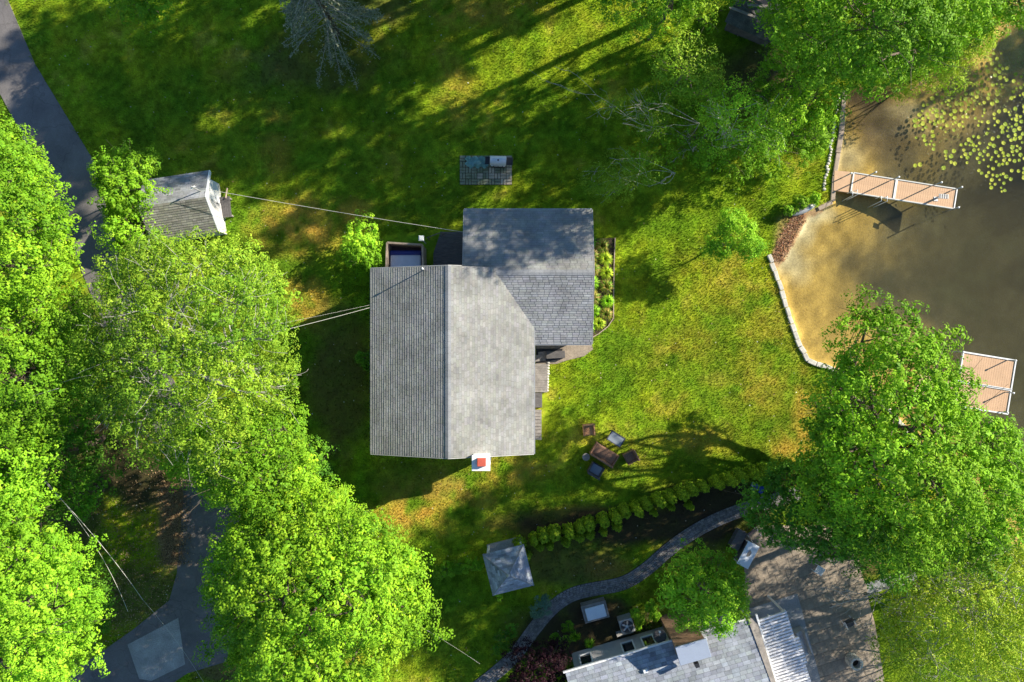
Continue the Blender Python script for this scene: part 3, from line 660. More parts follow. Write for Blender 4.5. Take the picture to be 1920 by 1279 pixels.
tree('low_brush', 'low bright green brush on the bank where the shore wall bends', 'shrub', [(1500, 380, 16, .5), (1525, 372, 12, .4), (1480, 395, 12, .4)], 'maple', trunk_r=0.02, knob=0.106, leaf=0.072, split=.1)
tree('shore_brush', 'dense dark undergrowth under the trees above the thin leaning birch', 'shrub', [(1330, 290, 40, 2), (1300, 250, 46, 2.2), (1275, 205, 44, 2.4), (1340, 190, 40, 2.4), (1245, 285, 34, 1.6), (1225, 245, 36, 2), (1200, 300, 28, 1.4), (1380, 310, 34, 1.6), (1230, 195, 36, 2.4), (1440, 310, 30, 1.4), (1500, 290, 30, 1.2)], 'oak', trunk_r=0.05, knob=0.198, leaf=0.080, split=.1, cover=.6)
tree('shore_brush', 'dark bramble thicket filling the gap right of the collapsed shed', 'shrub', [(1460, 130, 44, 2), (1490, 165, 44, 2.2), (1458, 55, 30, 2.4), (1475, 90, 40, 2.6), (1430, 170, 36, 2), (1460, 210, 40, 2), (1530, 270, 30, 1.4)], 'oak', trunk_r=0.05, knob=0.198, leaf=0.080, split=.1, cover=.8)
tree('purple_smokebush', 'dark purple bush at the bottom beside the end of the paver path', 'shrub', [(985, 1230, 34, 1.8), (1030, 1235, 36, 1.9), (1010, 1265, 40, 2), (970, 1275, 26, 1.6), (1050, 1270, 26, 1.8), (1045, 1215, 20, 1.4)], 'purple', trunk_r=0.05, knob=0.167, leaf=0.072, split=.1)
tree('blue_spruce_shrub', 'round blue-green dwarf spruce at the bend of the paver path', 'shrub', [(1013, 1137, 20, .8), (1022, 1128, 12, .8), (1005, 1146, 12, .6)], 'teal', trunk_r=0.04, knob=0.122, leaf=0.056, split=.1, mat_key='needle')
tree('rose_bush', 'loose dark rose bush on the lawn left of the paver path', 'shrub', [(945, 1195, 18, .7), (960, 1180, 12, .6), (935, 1215, 12, .5), (950, 1215, 10, .5)], 'deep', trunk_r=0.03, knob=0.122, leaf=0.056, split=.1, cover=.7)
tree('bed_shrub', 'small green shrub between the white-covered tub and the path', 'shrub', [(1065, 1174, 11, .5)], 'oak', trunk_r=0.02, knob=0.099, leaf=0.056, split=.1)
tree('bed_shrub', 'green leafy shrub left of the second house corner, near the path', 'shrub', [(1055, 1205, 14, .6), (1040, 1195, 10, .5)], 'oak', trunk_r=0.02, knob=0.106, leaf=0.064, split=.1)
tree('bed_shrub', 'bright shrub in the bed just above the air conditioner', 'shrub', [(1192, 1150, 9, .8), (1200, 1160, 9, .7)], 'lime', trunk_r=0.02, knob=0.099, leaf=0.056, split=.1)
tree('bed_shrub', 'taller bright shrub between air conditioner and the round tree', 'shrub', [(1220, 1138, 12, 1.0), (1228, 1152, 11, .8), (1195, 1172, 8, .5)], 'lime', trunk_r=0.02, knob=0.106, leaf=0.064, split=.1)
tree('privet_hedge', 'low green hedge strip running left from the gazebo', 'hedge', [(838, 1066, 14, .5), (858, 1064, 13, .5), (878, 1060, 13, .5), (896, 1055, 12, .5), (822, 1072, 12, .5)], 'maple', trunk_r=0.02, knob=0.106, leaf=0.064, split=.1)
tree('corner_plant', 'small leafy plant at the lower corner of the gazebo', 'plant', [(934, 1112, 8, .4), (938, 1122, 6, .3)], 'lime', trunk_r=0.01, knob=0.076, leaf=0.056, split=.1)

# blue-grey conifer at the top: limbs with drooping needle sprays
def conifer(label, px, py, h, R, seed, cat='tree'):
    rng = np.random.default_rng(seed); b = P(px, py, 0)
    t = thing('spruce_tree', label, cat, b)
    mb = MB(); mb.tube([(b.x, b.y, -.1), (b.x, b.y, h * .5), (b.x, b.y, h)], [.2, .12, .02], 9); mb.build('trunk', M['bark'], t, smooth=True)
    pos = []; nr = []; mb = MB()
    for k in range(170):
        f = (k / 170) ** 0.75; z = 0.8 + f * (h - 1.0); L = R * (1 - f) ** .75 * rng.uniform(.75, 1.15) + .15
        a = rng.uniform(0, 6.28); d = np.array([math.cos(a), math.sin(a), 0])
        p0 = np.array([b.x, b.y, z]); pts = []
        for i in range(6):
            s = i / 5; pts.append(p0 + d * L * s + np.array([0, 0, -0.18 * L * s * s + rng.normal() * .03]))
        mb.tube(pts, [.030 * (1 - i / 6.5) for i in range(6)], 5)
        for q in range(int(15 * L)):
            s = rng.uniform(.2, 1); c0 = p0 + d * L * s + np.array([0, 0, -.18 * L * s * s])
            side = rng.choice([-1, 1]); dd = d * .6 + side * np.array([-d[1], d[0], 0]) * rng.uniform(.3, 1); ll = .5 * L * (1.1 - s) * rng.uniform(.2, .9)
            for w in range(4):
                pos.append(c0 + dd * ll * (w + rng.random()) / 4 + rng.normal(size=3) * .03 + np.array([0, 0, -.05 * w])); nr.append(np.array([0, 0, 1]) + rng.normal(size=3) * .6)
    mb.build('limbs', M['pale_bark'], t, smooth=True)
    pos = np.array(pos); nr = np.array(nr); n = len(pos)
    pal = np.array(GREENS['blue']); cc = pal[rng.integers(0, 4, n)] * rng.uniform(.7, 1.3, (n, 1))
    v = leaf_quads(pos, nr, .14 * rng.uniform(.6, 1.3, n), rng, .35) - np.array([b.x, b.y, 0])
    fast_mesh('crown', v, np.arange(n * 4).reshape(-1, 4), M['needle'], np.repeat(cc, 4, 0), t)
conifer('silvery blue spruce with drooping limbs at the top edge of the shaded lawn', 632, 62, 9.0, 3.1, 5)

# bare pale branches over the patio (a dead limb of its own tree)
def bare_tree(label, base, ends, r=.06, seed=1):
    rng = np.random.default_rng(seed); t = thing('bare_tree', label, 'tree', (base[0], base[1], 0)); mb = MB(); st = None
    top = Vector(ends[0][0])
    limb(mb, (base[0], base[1], -.1), top, r * 1.3, r, rng, .03, 7)
    mb.build('trunk', M['pale_bark'], t, smooth=True)
    mb = MB()
    for a, b in ends:
        pp = limb(mb, a, b, r, r * .3, rng, .06, 6, 8); d = (Vector(b) - Vector(a)); L = d.length
        for k in range(9):
            s = pp[rng.integers(3, 9)]; e = s + d.normalized() * L * rng.uniform(.15, .35) + Vector(rng.normal(size=3) * L * .13)
            q = limb(mb, s, e, r * .35, .01, rng, .1, 5)
            for w in range(2): limb(mb, q[rng.integers(2, 6)], e + Vector(rng.normal(size=3) * L * .08), r * .15, .006, rng, .1, 4, 4)
    mb.build('limbs', M['pale_bark'], t, smooth=True)
bare_tree('bare silvery tree reaching its dead limb over the patio', P(1720, 1100)[:2], [(P(1700, 1085, 3), P(1555, 1140, 2.6)), (P(1700, 1085, 3), P(1600, 1110, 3.2)), (P(1720, 1090, 3), P(1840, 1060, 7)), (P(1720, 1090, 3), P(1800, 1150, 6))], .06, 3)
bare_tree('bare grey stem leaning over the shaded lawn below the top right trees', P(1285, 262)[:2], [(P(1283, 255, 1.2), P(1118, 178, 3.8)), (P(1283, 255, 1.2), P(1300, 275, 1.4)), (P(1283, 255, 1.2), P(1200, 200, 3.2))], .03, 4)
bare_tree('forked grey bare stem on the lawn left of the feathery birch', P(1300, 285)[:2], [(P(1298, 280, .9), P(1290, 250, 1.4)), (P(1298, 280, .9), P(1320, 255, 1.5)), (P(1298, 280, .9), P(1272, 292, 1.2))], .04, 6)

# tall trees standing beyond the frame, whose shade falls across the lawn
def shade_tree(spec, proto, i, name='tall_tree'):
    x, y, h, s = spec
    t = copy_tree(proto); t.location = (x, y, 0); t.scale = (s, s, h / 12.0); t.rotation_euler = (0, 0, i * 2.1)
    return t
def make_shade_proto(x, y, s, h):
    rng = np.random.default_rng(77); t = thing('tall_tree', 'tall loose-crowned tree beyond the edge of the lawn, throwing long dappled shade', 'tree', (x, y, 0), 0, 'tall trees beyond the frame')
    mb = MB(); mb.tube([(0, 0, -.1), (.1, 0, 5), (0, .1, 11)], [.28, .2, .05], 9); mb.build('trunk', M['bark'], t, local=True, smooth=True)
    mb = MB(); L = []
    for k in range(13):
        a = rng.uniform(0, 6.28); z = rng.uniform(6, 12); rr = rng.uniform(1.0, 3.0) * (1.2 - abs(z - 9) / 7)
        c = (rr * math.cos(a), rr * math.sin(a), z); L.append((c, rng.uniform(.7, 1.35), .8)); limb(mb, (0, 0, z - 1.8), c, .09, .03, rng)
    mb.build('limbs', M['bark'], t, local=True, smooth=True)
    v, f, c = make_crown(L, GREENS['oak'], 78, knob=.34, leaf=.24, per=9, cover=.56, fill=.3, spread=1.1, low=-1)
    fast_mesh('crown', v, f, M['leaf'], c, t)
    t.scale = (s, s, h / 12.0)
    return t
def gp(px, py): p = P(px, py); return p.x, p.y
SH = [(900, -70, 16, 1.1), (1020, -120, 17, 1.1), (1150, -60, 17, 1.0), (1290, -100, 16, 0.95), (1440, -70, 17, 1.0), (1640, -80, 17, 1.0), (1860, -110, 16, 1.05), (900, -270, 16, 1.1), (980, -270, 17, 1.15), (1180, -270, 17, 1.1), (1400, -280, 18, 1.1), (760, -60, 13, 1.0), (1600, -300, 17, 1.1), (2080, -160, 16, 1.1), (2640, -60, 12, 1.3), (2600, -220, 13, 1.2), (2720, 60, 11, 1.2)]
proto = None
for i, (px, py, h, s) in enumerate(SH):
    x, y = gp(px, py)
    if proto is None: proto = make_shade_proto(x, y, s, h)
    else: shade_tree((x, y, h, s), proto, i)

# ------------------------------------------------------------------ shingled roof slopes
def shingles(name, m, parent, a, b, c, d, rows, tab, thick, seed, amp=0.16, gap=0.012, butt=.7):
    """tabs on the 3D quad a,b (eave) - c,d (ridge, c above b, d above a): real overlapping wedges joined into one part"""
    rng = np.random.default_rng(seed); a, b, c, d = map(lambda q: np.array(q, float), (a, b, c, d))
    nr = np.cross(b - a, d - a); 
    if np.linalg.norm(nr) < 1e-6: nr = np.cross(b - a, c - a)
    nr = nr / np.linalg.norm(nr)
    if nr[2] < 0: nr = -nr
    V = []; F = []; K = []
    for r in range(rows):
        f0, f1 = r / rows, min(1, (r + 1.12) / rows)
        l0, r0 = a + (d - a) * f0, b + (c - b) * f0; l1, r1 = a + (d - a) * f1, b + (c - b) * f1
        W = np.linalg.norm(r0 - l0); off = rng.uniform(0, tab)
        cuts = [0.0]; x = off if off > .05 else tab
        while x < W - .04: cuts.append(x); x += tab * rng.uniform(.75, 1.25)
        cuts.append(W)
        u0 = (r0 - l0) / max(W, 1e-6); W1 = np.linalg.norm(r1 - l1)
        for k in range(len(cuts) - 1):
            s0, s1 = cuts[k] + gap / 2, cuts[k + 1] - gap / 2
            if s1 <= s0: continue
            t = thick * rng.uniform(.9, 1.1)
            q0, q1 = l0 + u0 * s0, l0 + u0 * s1
            # keep the upper edge inside the slope where it narrows
            def up(q, s):
                o_ = (l1 - l0) @ u0; e_ = (r1 - l0) @ u0; ss = min(max(s, o_), e_)
                h_ = (l1 - l0) - u0 * ((l1 - l0) @ u0); return l0 + u0 * ss + h_
            p0, p1 = up(q0, s0), up(q1, s1)
            n = len(V); V += [q0, q1, q0 + nr * t, q1 + nr * t, p1 + nr * .002, p0 + nr * .002]
            e0_, e1_ = q0 + (p0 - q0) * .13 + nr * t * .87, q1 + (p1 - q1) * .13 + nr * t * .87; V += [e0_, e1_]
            F += [tuple(i + n for i in f) for f in ((2, 3, 7, 6), (6, 7, 4, 5), (0, 1, 3, 2), (1, 4, 7, 3), (0, 2, 6, 5))]
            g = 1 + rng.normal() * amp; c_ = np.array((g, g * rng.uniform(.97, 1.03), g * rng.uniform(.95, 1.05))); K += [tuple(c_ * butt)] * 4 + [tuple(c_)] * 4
    me = bpy.data.meshes.new(name); inv = np.array(world_matrix(parent).inverted())
    V = np.array(V); V = (np.c_[V, np.ones(len(V))] @ inv.T)[:, :3]
    me.from_pydata(V.tolist(), [], F); me.materials.append(m)
    ca = me.color_attributes.new('tint', 'FLOAT_COLOR', 'POINT'); c4 = np.ones((len(V), 4), np.float32); c4[:, :3] = np.clip(np.array(K), .4, 1.5)
    ca.data.foreach_set('color', c4.ravel())
    o = bpy.data.objects.new(name, me); C.objects.link(o); o.parent = parent; o['kind'] = 'stuff'
    return o

def window(parent, c, w, h, rz, frame=M['white'], proud=0.03, bar=True):
    """casement on a wall: local x along the wall, y outwards"""
    m = Matrix.Rotation(rz, 4, 'Z'); c = Vector(c)
    mb = MB(); fw = .08
    for dx, dz, sx, sz in ((0, h / 2 + fw / 2, w + 2 * fw, fw), (0, -h / 2 - fw / 2, w + 2 * fw, fw), (-w / 2 - fw / 2, 0, fw, h), (w / 2 + fw / 2, 0, fw, h), (0, 0, .04, h))[:5 if bar else 4]:
        mb.box(c + m @ Vector((dx, proud, dz)), (sx, .08, sz), rz)
    f = mb.build('window', frame, parent)
    g = MB().box(c + m @ Vector((0, .012, 0)), (w, .02, h), rz)
    me_parent = f
    g.build('pane', M['glass'], f)
    return f

# ---- main house
hx = thing('grey_roofed_house', 'single-storey house in the centre with a broad light grey gable roof and a right-hand wing', 'house', (-2.0, 0, 0))
ZE, ZR, ZWE, ZWR = 3.5, 4.9, 3.3, 4.13
xl, xr, yt, yb, xm = -7.56, 1.18, 3.88, -6.03, -3.28
mb = MB()
mb.prism([(xl + .4, yb + .3), (xr - .35, yb + .3), (xr - .35, yt - .3), (xl + .4, yt - .3)], -0.1, ZE - .12)
mb.prism([(-2.3, 3.3), (4.05, 3.3), (4.05, 6.8), (-2.3, 6.8)], -0.1, ZWE - .1)
mb.prism([(xr - .34, .15), (4.05, .15), (4.05, 3.29), (xr - .34, 3.29)], -0.1, ZWE - .1)
mb.build('wall', M['siding'], hx)
for y_ in (yb + .32, yt - .32):       # gable walls
    MB().add([(xl + .4, y_ - .02, ZE - .13), (xr - .35, y_ - .02, ZE - .13), (xm, y_ - .02, ZR - .16), (xl + .4, y_ + .02, ZE - .13), (xr - .35, y_ + .02, ZE - .13), (xm, y_ + .02, ZR - .16)],
             [(0, 1, 2), (5, 4, 3), (0, 3, 4, 1), (1, 4, 5, 2), (2, 5, 3, 0)]).build('gable', M['siding'], hx)
def roof_slope(parent, a, b, c, d, rows, tab, thick, m, seed, **kw):
    s = MB().slab([a, b, c, d], .12).build('roof_slope', m, parent)
    s.data.color_attributes['tint'].data.foreach_set('color', np.ones(len(s.data.vertices) * 4, np.float32) * .8)
    shingles('shingles', m, s, Vector(a) + Vector((0, 0, .003)), Vector(b) + Vector((0, 0, .003)), Vector(c) + Vector((0, 0, .003)), Vector(d) + Vector((0, 0, .003)), rows, tab, thick, seed, **kw)
    return s
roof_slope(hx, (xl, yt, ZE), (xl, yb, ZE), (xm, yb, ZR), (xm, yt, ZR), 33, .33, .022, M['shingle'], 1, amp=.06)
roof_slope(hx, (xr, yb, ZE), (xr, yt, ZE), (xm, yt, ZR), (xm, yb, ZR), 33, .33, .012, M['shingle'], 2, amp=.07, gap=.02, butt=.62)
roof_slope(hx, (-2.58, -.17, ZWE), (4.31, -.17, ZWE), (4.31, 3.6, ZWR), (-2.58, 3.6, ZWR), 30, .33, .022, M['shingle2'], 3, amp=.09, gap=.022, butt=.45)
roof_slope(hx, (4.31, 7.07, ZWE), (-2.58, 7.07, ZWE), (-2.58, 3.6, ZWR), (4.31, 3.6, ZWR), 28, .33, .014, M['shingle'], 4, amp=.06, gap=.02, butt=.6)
mb = MB()
for k in range(33):
    y0 = yt - (k + .5) * (yt - yb) / 33
    for s in (-1, 1): mb.box((xm + s * .075, y0, ZR + .012), (.16, .31, .014), 0, 0, s * .30)
rc = mb.build('ridge_cap', M['shingle2'], hx)
mb = MB()
for k in range(18):
    for s in (-1, 1): mb.box((-.7 + k * .285, 3.6 + s * .075, ZWR + .012), (.30, .16, .014), 0, -s * .2)
mb.build('ridge_cap', M['shingle2'], hx)
for m_ in ('shingle2',): pass
mb = MB()
mb.box((xl - .02, (yt + yb) / 2, ZE - .10), (.03, yt - yb, .16)); mb.box((xr + .03, (.7 + yb) / 2, ZE - .09), (.05, .7 - yb, .16))
mb.box((.87, -.2, ZWE - .08), (6.85, .05, .15)); mb.box((.87, 7.1, ZWE - .08), (6.85, .05, .15))
mb.build('gutter', M['dullsteel'], hx)
def rake(p, q): 
    p = Vector(p); q = Vector(q); mb = MB(); n = Vector((0, 0, 1)); mb.slab([p + n * .02, q + n * .02, q + n * .02 + side, p + n * .02 + side], .2); mb.build('rake_board', M['siding'], hx)
side = Vector((0, -.025, 0)); rake((xl, yb - .01, ZE), (xm, yb - .01, ZR)); rake((xr, yb - .01, ZE), (xm, yb - .01, ZR))
side = Vector((0, .025, 0)); rake((xl, yt + .01, ZE), (xm, yt + .01, ZR)); rake((-2.6, yt + .01, 4.69), (xm, yt + .01, ZR))
side = Vector((.02, 0, 0)); rake((4.32, -.17, ZWE), (4.32, 3.6, ZWR)); rake((4.32, 7.07, ZWE), (4.32, 3.6, ZWR))
side = Vector((-.02, 0, 0)); rake((-2.59, 7.07, ZWE), (-2.59, 3.95, ZWR - .08))
for y_ in (1.8, -1.2, -4.2): window(hx, (xl + .4, y_, 1.9), 1.1, 1.1, math.pi / 2)
for y_ in (-2.2, -4.6): window(hx, (xr - .35, y_, 1.8), 1.2, 1.3, -math.pi / 2)
for y_ in (1.5, 5.2): window(hx, (4.05, y_, 1.9), 1.4, 1.2, -math.pi / 2)
for x_ in (-1.2, 2.6): window(hx, (x_, 6.8, 1.9), 1.2, 1.1, 0)
window(hx, (2.9, .15, 1.8), 1.0, 1.1, math.pi)
# white chimney with red flue on the bottom gable
ch = MB().box((-1.58, -6.22, 2.55), (.86, .72, 5.2)).build('chimney', M['white'], hx, bevel=.02)
MB().box((-1.58, -6.22, 5.19), (.94, .80, .08)).build('crown_slab', M['white'], ch, bevel=.01)
MB().box((-1.55, -6.16, 5.34), (.46, .42, .26), taper=.92).build('flue', M['red'], ch, bevel=.02)
MB().box((-2.95, -6.12, 3.0), (.5, .24, .3)).build('vent_hood', M['white'], hx, bevel=.01)
# roof mast with a cap
zroof = ZE + (ZR - ZE) * ((-4.58 - xl) / (xm - xl))
mp = MB().tube([(-4.58, 3.70, zroof - .05), (-4.58, 3.70, zroof + .62)], .03, 8).build('vent_pipe', M['dullsteel'], hx, smooth=True)
MB().lathe((-4.58, 3.70, zroof + .6), [(.05, 0), (.06, .06), (.02, .1)], 10).build('pipe_cap', M['white'], mp)

# shingled shed left
sc_ = P(340, 385, 0); A = math.radians(8.6)
cx_, cy_ = P(335, 388, 2.1)[:2]
sh = thing('small_shed', 'small grey-shingled garden shed half under the trees beside the driveway', 'shed', (cx_ + .1, cy_ + .05, 0), A)
def L2W(o, p): return world_matrix(o) @ Vector(p)
sl, sw = 1.85, 1.72; ze, zr = 2.1, 3.15
MB().box((0, 0, 1.0), (2 * sl - .7, 2 * sw - .45, 2.2)).build('wall', M['siding'], sh, local=True)
MB().add([(sl - .36, -sw + .2, ze), (sl - .36, sw - .2, ze), (sl - .36, 0, zr - .1), (sl - .40, -sw + .2, ze), (sl - .40, sw - .2, ze), (sl - .40, 0, zr - .1)], [(0, 1, 2), (5, 4, 3), (0, 3, 4, 1), (1, 4, 5, 2), (2, 5, 3, 0)]).build('gable', M['white'], sh, local=True)
mb = MB()
for k in range(8): mb.box((sl - .345, 0, .35 + k * .24), (.02, 2 * sw - .5, .2))
mb.build('siding_boards', M['white'], sh, local=True)
dr = MB().box((sl - .32, -.2, .95), (.05, .9, 1.8)).build('door', M['graysiding'], sh, local=True)
MB().box((sl - .27, .15, .95), (.06, .03, .12)).build('handle', M['black'], dr, local=True)
w_ = lambda *p: L2W(sh, p)
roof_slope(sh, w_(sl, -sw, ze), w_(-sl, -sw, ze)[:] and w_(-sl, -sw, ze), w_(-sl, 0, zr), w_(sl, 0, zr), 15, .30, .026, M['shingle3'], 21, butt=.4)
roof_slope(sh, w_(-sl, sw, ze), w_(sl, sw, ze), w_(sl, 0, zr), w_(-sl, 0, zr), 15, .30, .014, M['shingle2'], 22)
for s in (-1, 1):
    MB().slab([Vector((sl + .01, s * sw, ze + .03)), Vector((sl + .01, 0, zr + .03)), Vector((sl + .07, 0, zr + .03)), Vector((sl + .07, s * sw, ze + .03))], .18).build('rake_board', M['white'], sh, local=True)
mp = MB().tube([(1.55, .42, 2.6), (1.58, .42, 4.0)], .035, 8).build('service_mast', M['dullsteel'], sh, local=True, smooth=True)
MB().box((1.55, .42, 3.75), (.25, .08, .08), .5).build('insulator_bracket', M['white'], mp, local=True)
st = MB()
pl = thing('step_platform', 'small grey wooden landing outside the shed door', 'platform', (*P(424, 391)[:2], 0), math.radians(6))
for k in range(7): MB().box((-.39 + k * .125, 0, .36), (.115, 1.2, .04)).build('plank', M['deckwood'], pl, local=True)
mb = MB()
for x, y in ((-.35, -.5), (.35, -.5), (-.35, .5), (.35, .5)): mb.box((x, y, .15), (.09, .09, .38))
mb.build('frame', M['greywood'], pl, local=True)
tag(MB().tube([P(423, 372, .5), P(426, 353, .1)], .045, 6).build('wooden_stick', M['timber']), 'loose pale stick leaning by the shed landing', 'stick')

# ---- hip-roofed gazebo shed
gz_c = P(953, 1069, 2.2)
gz_ = thing('gazebo', 'square hip-roofed gazebo in blue-grey shingles at the end of the hedge', 'gazebo', (gz_c.x, gz_c.y, 0), math.radians(14))
gh, ga = 1.17, 3.05
MB().box((0, 0, .06), (2.1, 2.1, .14)).build('floor_slab', M['concrete'], gz_, local=True)
for x, y in ((-.95, -.95), (.95, -.95), (.95, .95), (-.95, .95)): MB().box((x, y, 1.15), (.11, .11, 2.1)).build('post', M['white'], gz_, local=True)
MB().box((0, -.98, .75), (1.8, .04, .9)).build('rail_panel', M['white'], gz_, local=True)
MB().box((-.98, 0, .75), (.04, 1.8, .9)).build('rail_panel', M['white'], gz_, local=True)
cn = [(-gh, -gh), (gh, -gh), (gh, gh), (-gh, gh)]
w_ = lambda *p: L2W(gz_, p)
for k in range(4):
    (x1, y1), (x2, y2) = cn[k], cn[(k + 1) % 4]
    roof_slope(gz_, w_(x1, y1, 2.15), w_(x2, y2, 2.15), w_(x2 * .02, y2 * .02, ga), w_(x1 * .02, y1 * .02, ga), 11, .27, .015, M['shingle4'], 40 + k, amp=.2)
for k in range(4):
    x1, y1 = cn[k]; MB().tube([(x1, y1, 2.17), (0, 0, ga + .02)], .035, 6).build('hip_cap', M['shingle2'], gz_, local=True)
MB().lathe((0, 0, ga - .02), [(.09, 0), (.11, .05), (.03, .16), (.05, .2), (.01, .26)], 10).build('finial', M['dullsteel'], gz_, local=True)

# ------------------------------------------------------------------ second house, bottom right
A2 = math.atan2(1262 - 1162, 1402 - 1060)
e0 = P(1060, 1262, 2.8); 
h2 = thing('grey_shingled_house', 'second house at the bottom edge with blue-grey shingles, three white windows and a cedar bump-out', 'house', (e0.x, e0.y, 0), A2)
w_ = lambda *p: L2W(h2, p)   # local x along the eave, -y is the roof's uphill side
LE = (P(1402, 1162, 2.8) - e0).length
roof_slope(h2, w_(LE, 0, 2.8), w_(0, 0, 2.8), w_(0, -7.0, 5.4), w_(LE, -7.0, 5.4), 36, .36, .022, M['shingle4'], 60, amp=.15)
roof_slope(h2, w_(0, -14, 2.8), w_(LE, -14, 2.8), w_(LE, -7.0, 5.4), w_(0, -7.0, 5.4), 20, .6, .02, M['shingle4'], 61)
MB().prism([(.5, -.35), (LE - .3, -.35), (LE - .3, -13.6), (.5, -13.6)], -.1, 2.68).build('wall', M['graysiding'], h2, local=True)
mb = MB()
for k in range(15): mb.box((2.95, -.335, .2 + k * .165), (4.8, .03, .145), 0, .06)
mb.build('siding_boards', M['graysiding'], h2, local=True)
tag(h2.children[-1], kind='stuff')
for px, py in ((1096, 1227), (1175, 1203), (1213, 1192)):
    q = world_matrix(h2).inverted() @ P(px, py, 1.5); window(h2, (w_(q.x, -.28, 1.45)), .60, 1.15, A2, proud=.05, bar=False)
MB().box((LE / 2 - .1, .04, 2.74), (LE, .09, .12)).build('gutter', M['white'], h2, local=True)
dish = MB().lathe((0, 0, 0), [(.02, 0), (.18, .02), (.3, .07), (.36, .12), (.34, .125), (.2, .05), (.02, .03)], 20)
q = world_matrix(h2).inverted() @ P(1236, 1188, 2.3)
for i in range(len(dish.v)): v_ = Matrix.Rotation(-.5, 3, 'X') @ Vector(dish.v[i]); dish.v[i] = (v_.x + q.x, v_.y + .15, v_.z + 2.1)
ds = dish.build('satellite_dish', M['darkgrey'], h2, local=True, smooth=True)
MB().tube([(q.x, -.33, 1.9), (q.x, .1, 2.1)], .03, 6).tube([(q.x, .1, 2.1), (q.x + .05, .5, 2.35)], .015, 5).box((q.x + .05, .52, 2.38), (.1, .1, .1)).build('dish_arm', M['white'], ds, local=True)
MB().box((4.2, -.9, 3.22), (.25, .18, .14)).build('roof_vent', M['white'], h2, local=True, bevel=.02)
# cedar bump-out with its metal cap, tinted with the sky's reflection
q0 = world_matrix(h2).inverted() @ P(1269, 1216, 4.2); q1 = world_matrix(h2).inverted() @ P(1322, 1199, 4.2)
bx0, bx1, by = q0.x, q1.x, q0.y
bo = MB().prism([(bx0, by), (bx1, by), (bx1, by - .85), (bx0, by - .85)], -.1, 4.1).build('bump_out', M['cedar'], h2, local=True)
mb = MB()
for k in range(24): mb.box(((bx0 + bx1) / 2, by + .012, .12 + k * .168), (bx1 - bx0 + .02, .024, .15), 0, .05)
sb = mb.build('clapboards', M['cedar'], bo, local=True); sb['kind'] = 'stuff'
MB().box(((bx0 + bx1) / 2, by - .42, 4.17), (bx1 - bx0 + .14, 1.0, .10)).build('metal_cap', M['skymetal'], bo, local=True, bevel=.015)
MB().box(((bx0 + bx1) / 2, by - 1.15, 4.0), (.22, .22, .5)).build('vent_stub', M['black'], h2, local=True)
# white parapet gutter down the right edge of that roof
MB().slab([Vector((LE + .0, .05, 2.86)), Vector((LE + .45, .05, 2.80)), Vector((LE + .45, -7, 2.9)), Vector((LE + .0, -7, 5.4))], .12).build('edge_roof', M['greywood'], h2, local=True)
MB().box((LE + .50, -3.4, 2.88), (.10, 7.2, .16)).build('edge_gutter', M['white'], h2, local=True)

# white slatted pergola beside it
pg0 = P(1411, 1166, 2.7); pg = thing('pergola', 'white slatted pergola between the second house and the patio', 'pergola', (pg0.x, pg0.y, 0), A2 + .03)
PW = (P(1472, 1141, 2.7) - pg0).length
for k in range(34):
    y = -.04 - k * .172
    wdt = PW + (.0 if k < 9 else .22 if k < 18 else .1)
    MB().box((wdt / 2, y, 2.70), (wdt, .098, .13), 0, 0, 0).build('slat', M['purplewall'], pg, local=True)
for x in (.05, PW * .5, PW - .05): MB().box((x, -2.9, 2.62), (.09, 5.9, .16)).build('beam', M['white'], pg, local=True)
for x, y in ((.05, -.15), (PW - .05, -.15), (PW - .05, -3.0), (PW - .05, -5.7), (.05, -5.7)): MB().box((x, y, 1.3), (.1, .1, 2.55)).build('post', M['white'], pg, local=True)

# patio of stamped slabs
slab_poly = G([(1404, 1140), (1494, 1112), (1552, 1330), (1440, 1330)])
pt = flat('patio', PATIO, 0.04, M['timber'], 'tan stamped stone patio beside the second house, half in leafy shade')
flat('concrete_terrace', slab_poly, 0.085, M['grey_concrete'], 'smooth pale concrete terrace under the edge of the pergola')
ang = A2 + .02; ca_, sa_ = math.cos(ang), math.sin(ang); c0 = P(1530, 1150)
rng = np.random.default_rng(9)
tile = .66; shared = {}
for i in range(-12, 13):
    for j in range(-12, 13):
        u = i * tile + (.33 if j % 2 else 0); v = j * tile
        x = c0.x + u * ca_ - v * sa_; y = c0.y + u * sa_ + v * ca_
        if y < -21.2 or not inside(PATIO, np.array([x]), np.array([y]))[0] or edge_dist(PATIO, np.array([x]), np.array([y]))[0] < .2: continue
        if inside(slab_poly, np.array([x]), np.array([y]))[0] and edge_dist(slab_poly, np.array([x]), np.array([y]))[0] > .35: continue
        key = (i * 7 + j * 3) % 4
        if key not in shared:
            ob = MB().box((0, 0, 0), (tile - .02, tile - .02, .05)).build('patio_stone', M['sandstone'], pt, local=True, bevel=.008); shared[key] = ob
        else: ob = shared[key].copy(); C.objects.link(ob)
        if key == 2 and False: pass
        ob.location = (x, y, .035 + rng.uniform(-.003, .004)); ob.rotation_euler = (0, 0, ang)
for o_ in pt.children: o_['kind'] = 'thing' if False else o_.get('kind', None) or 'thing'
for o_ in pt.children:
    if 'kind' in o_.keys(): del o_['kind']

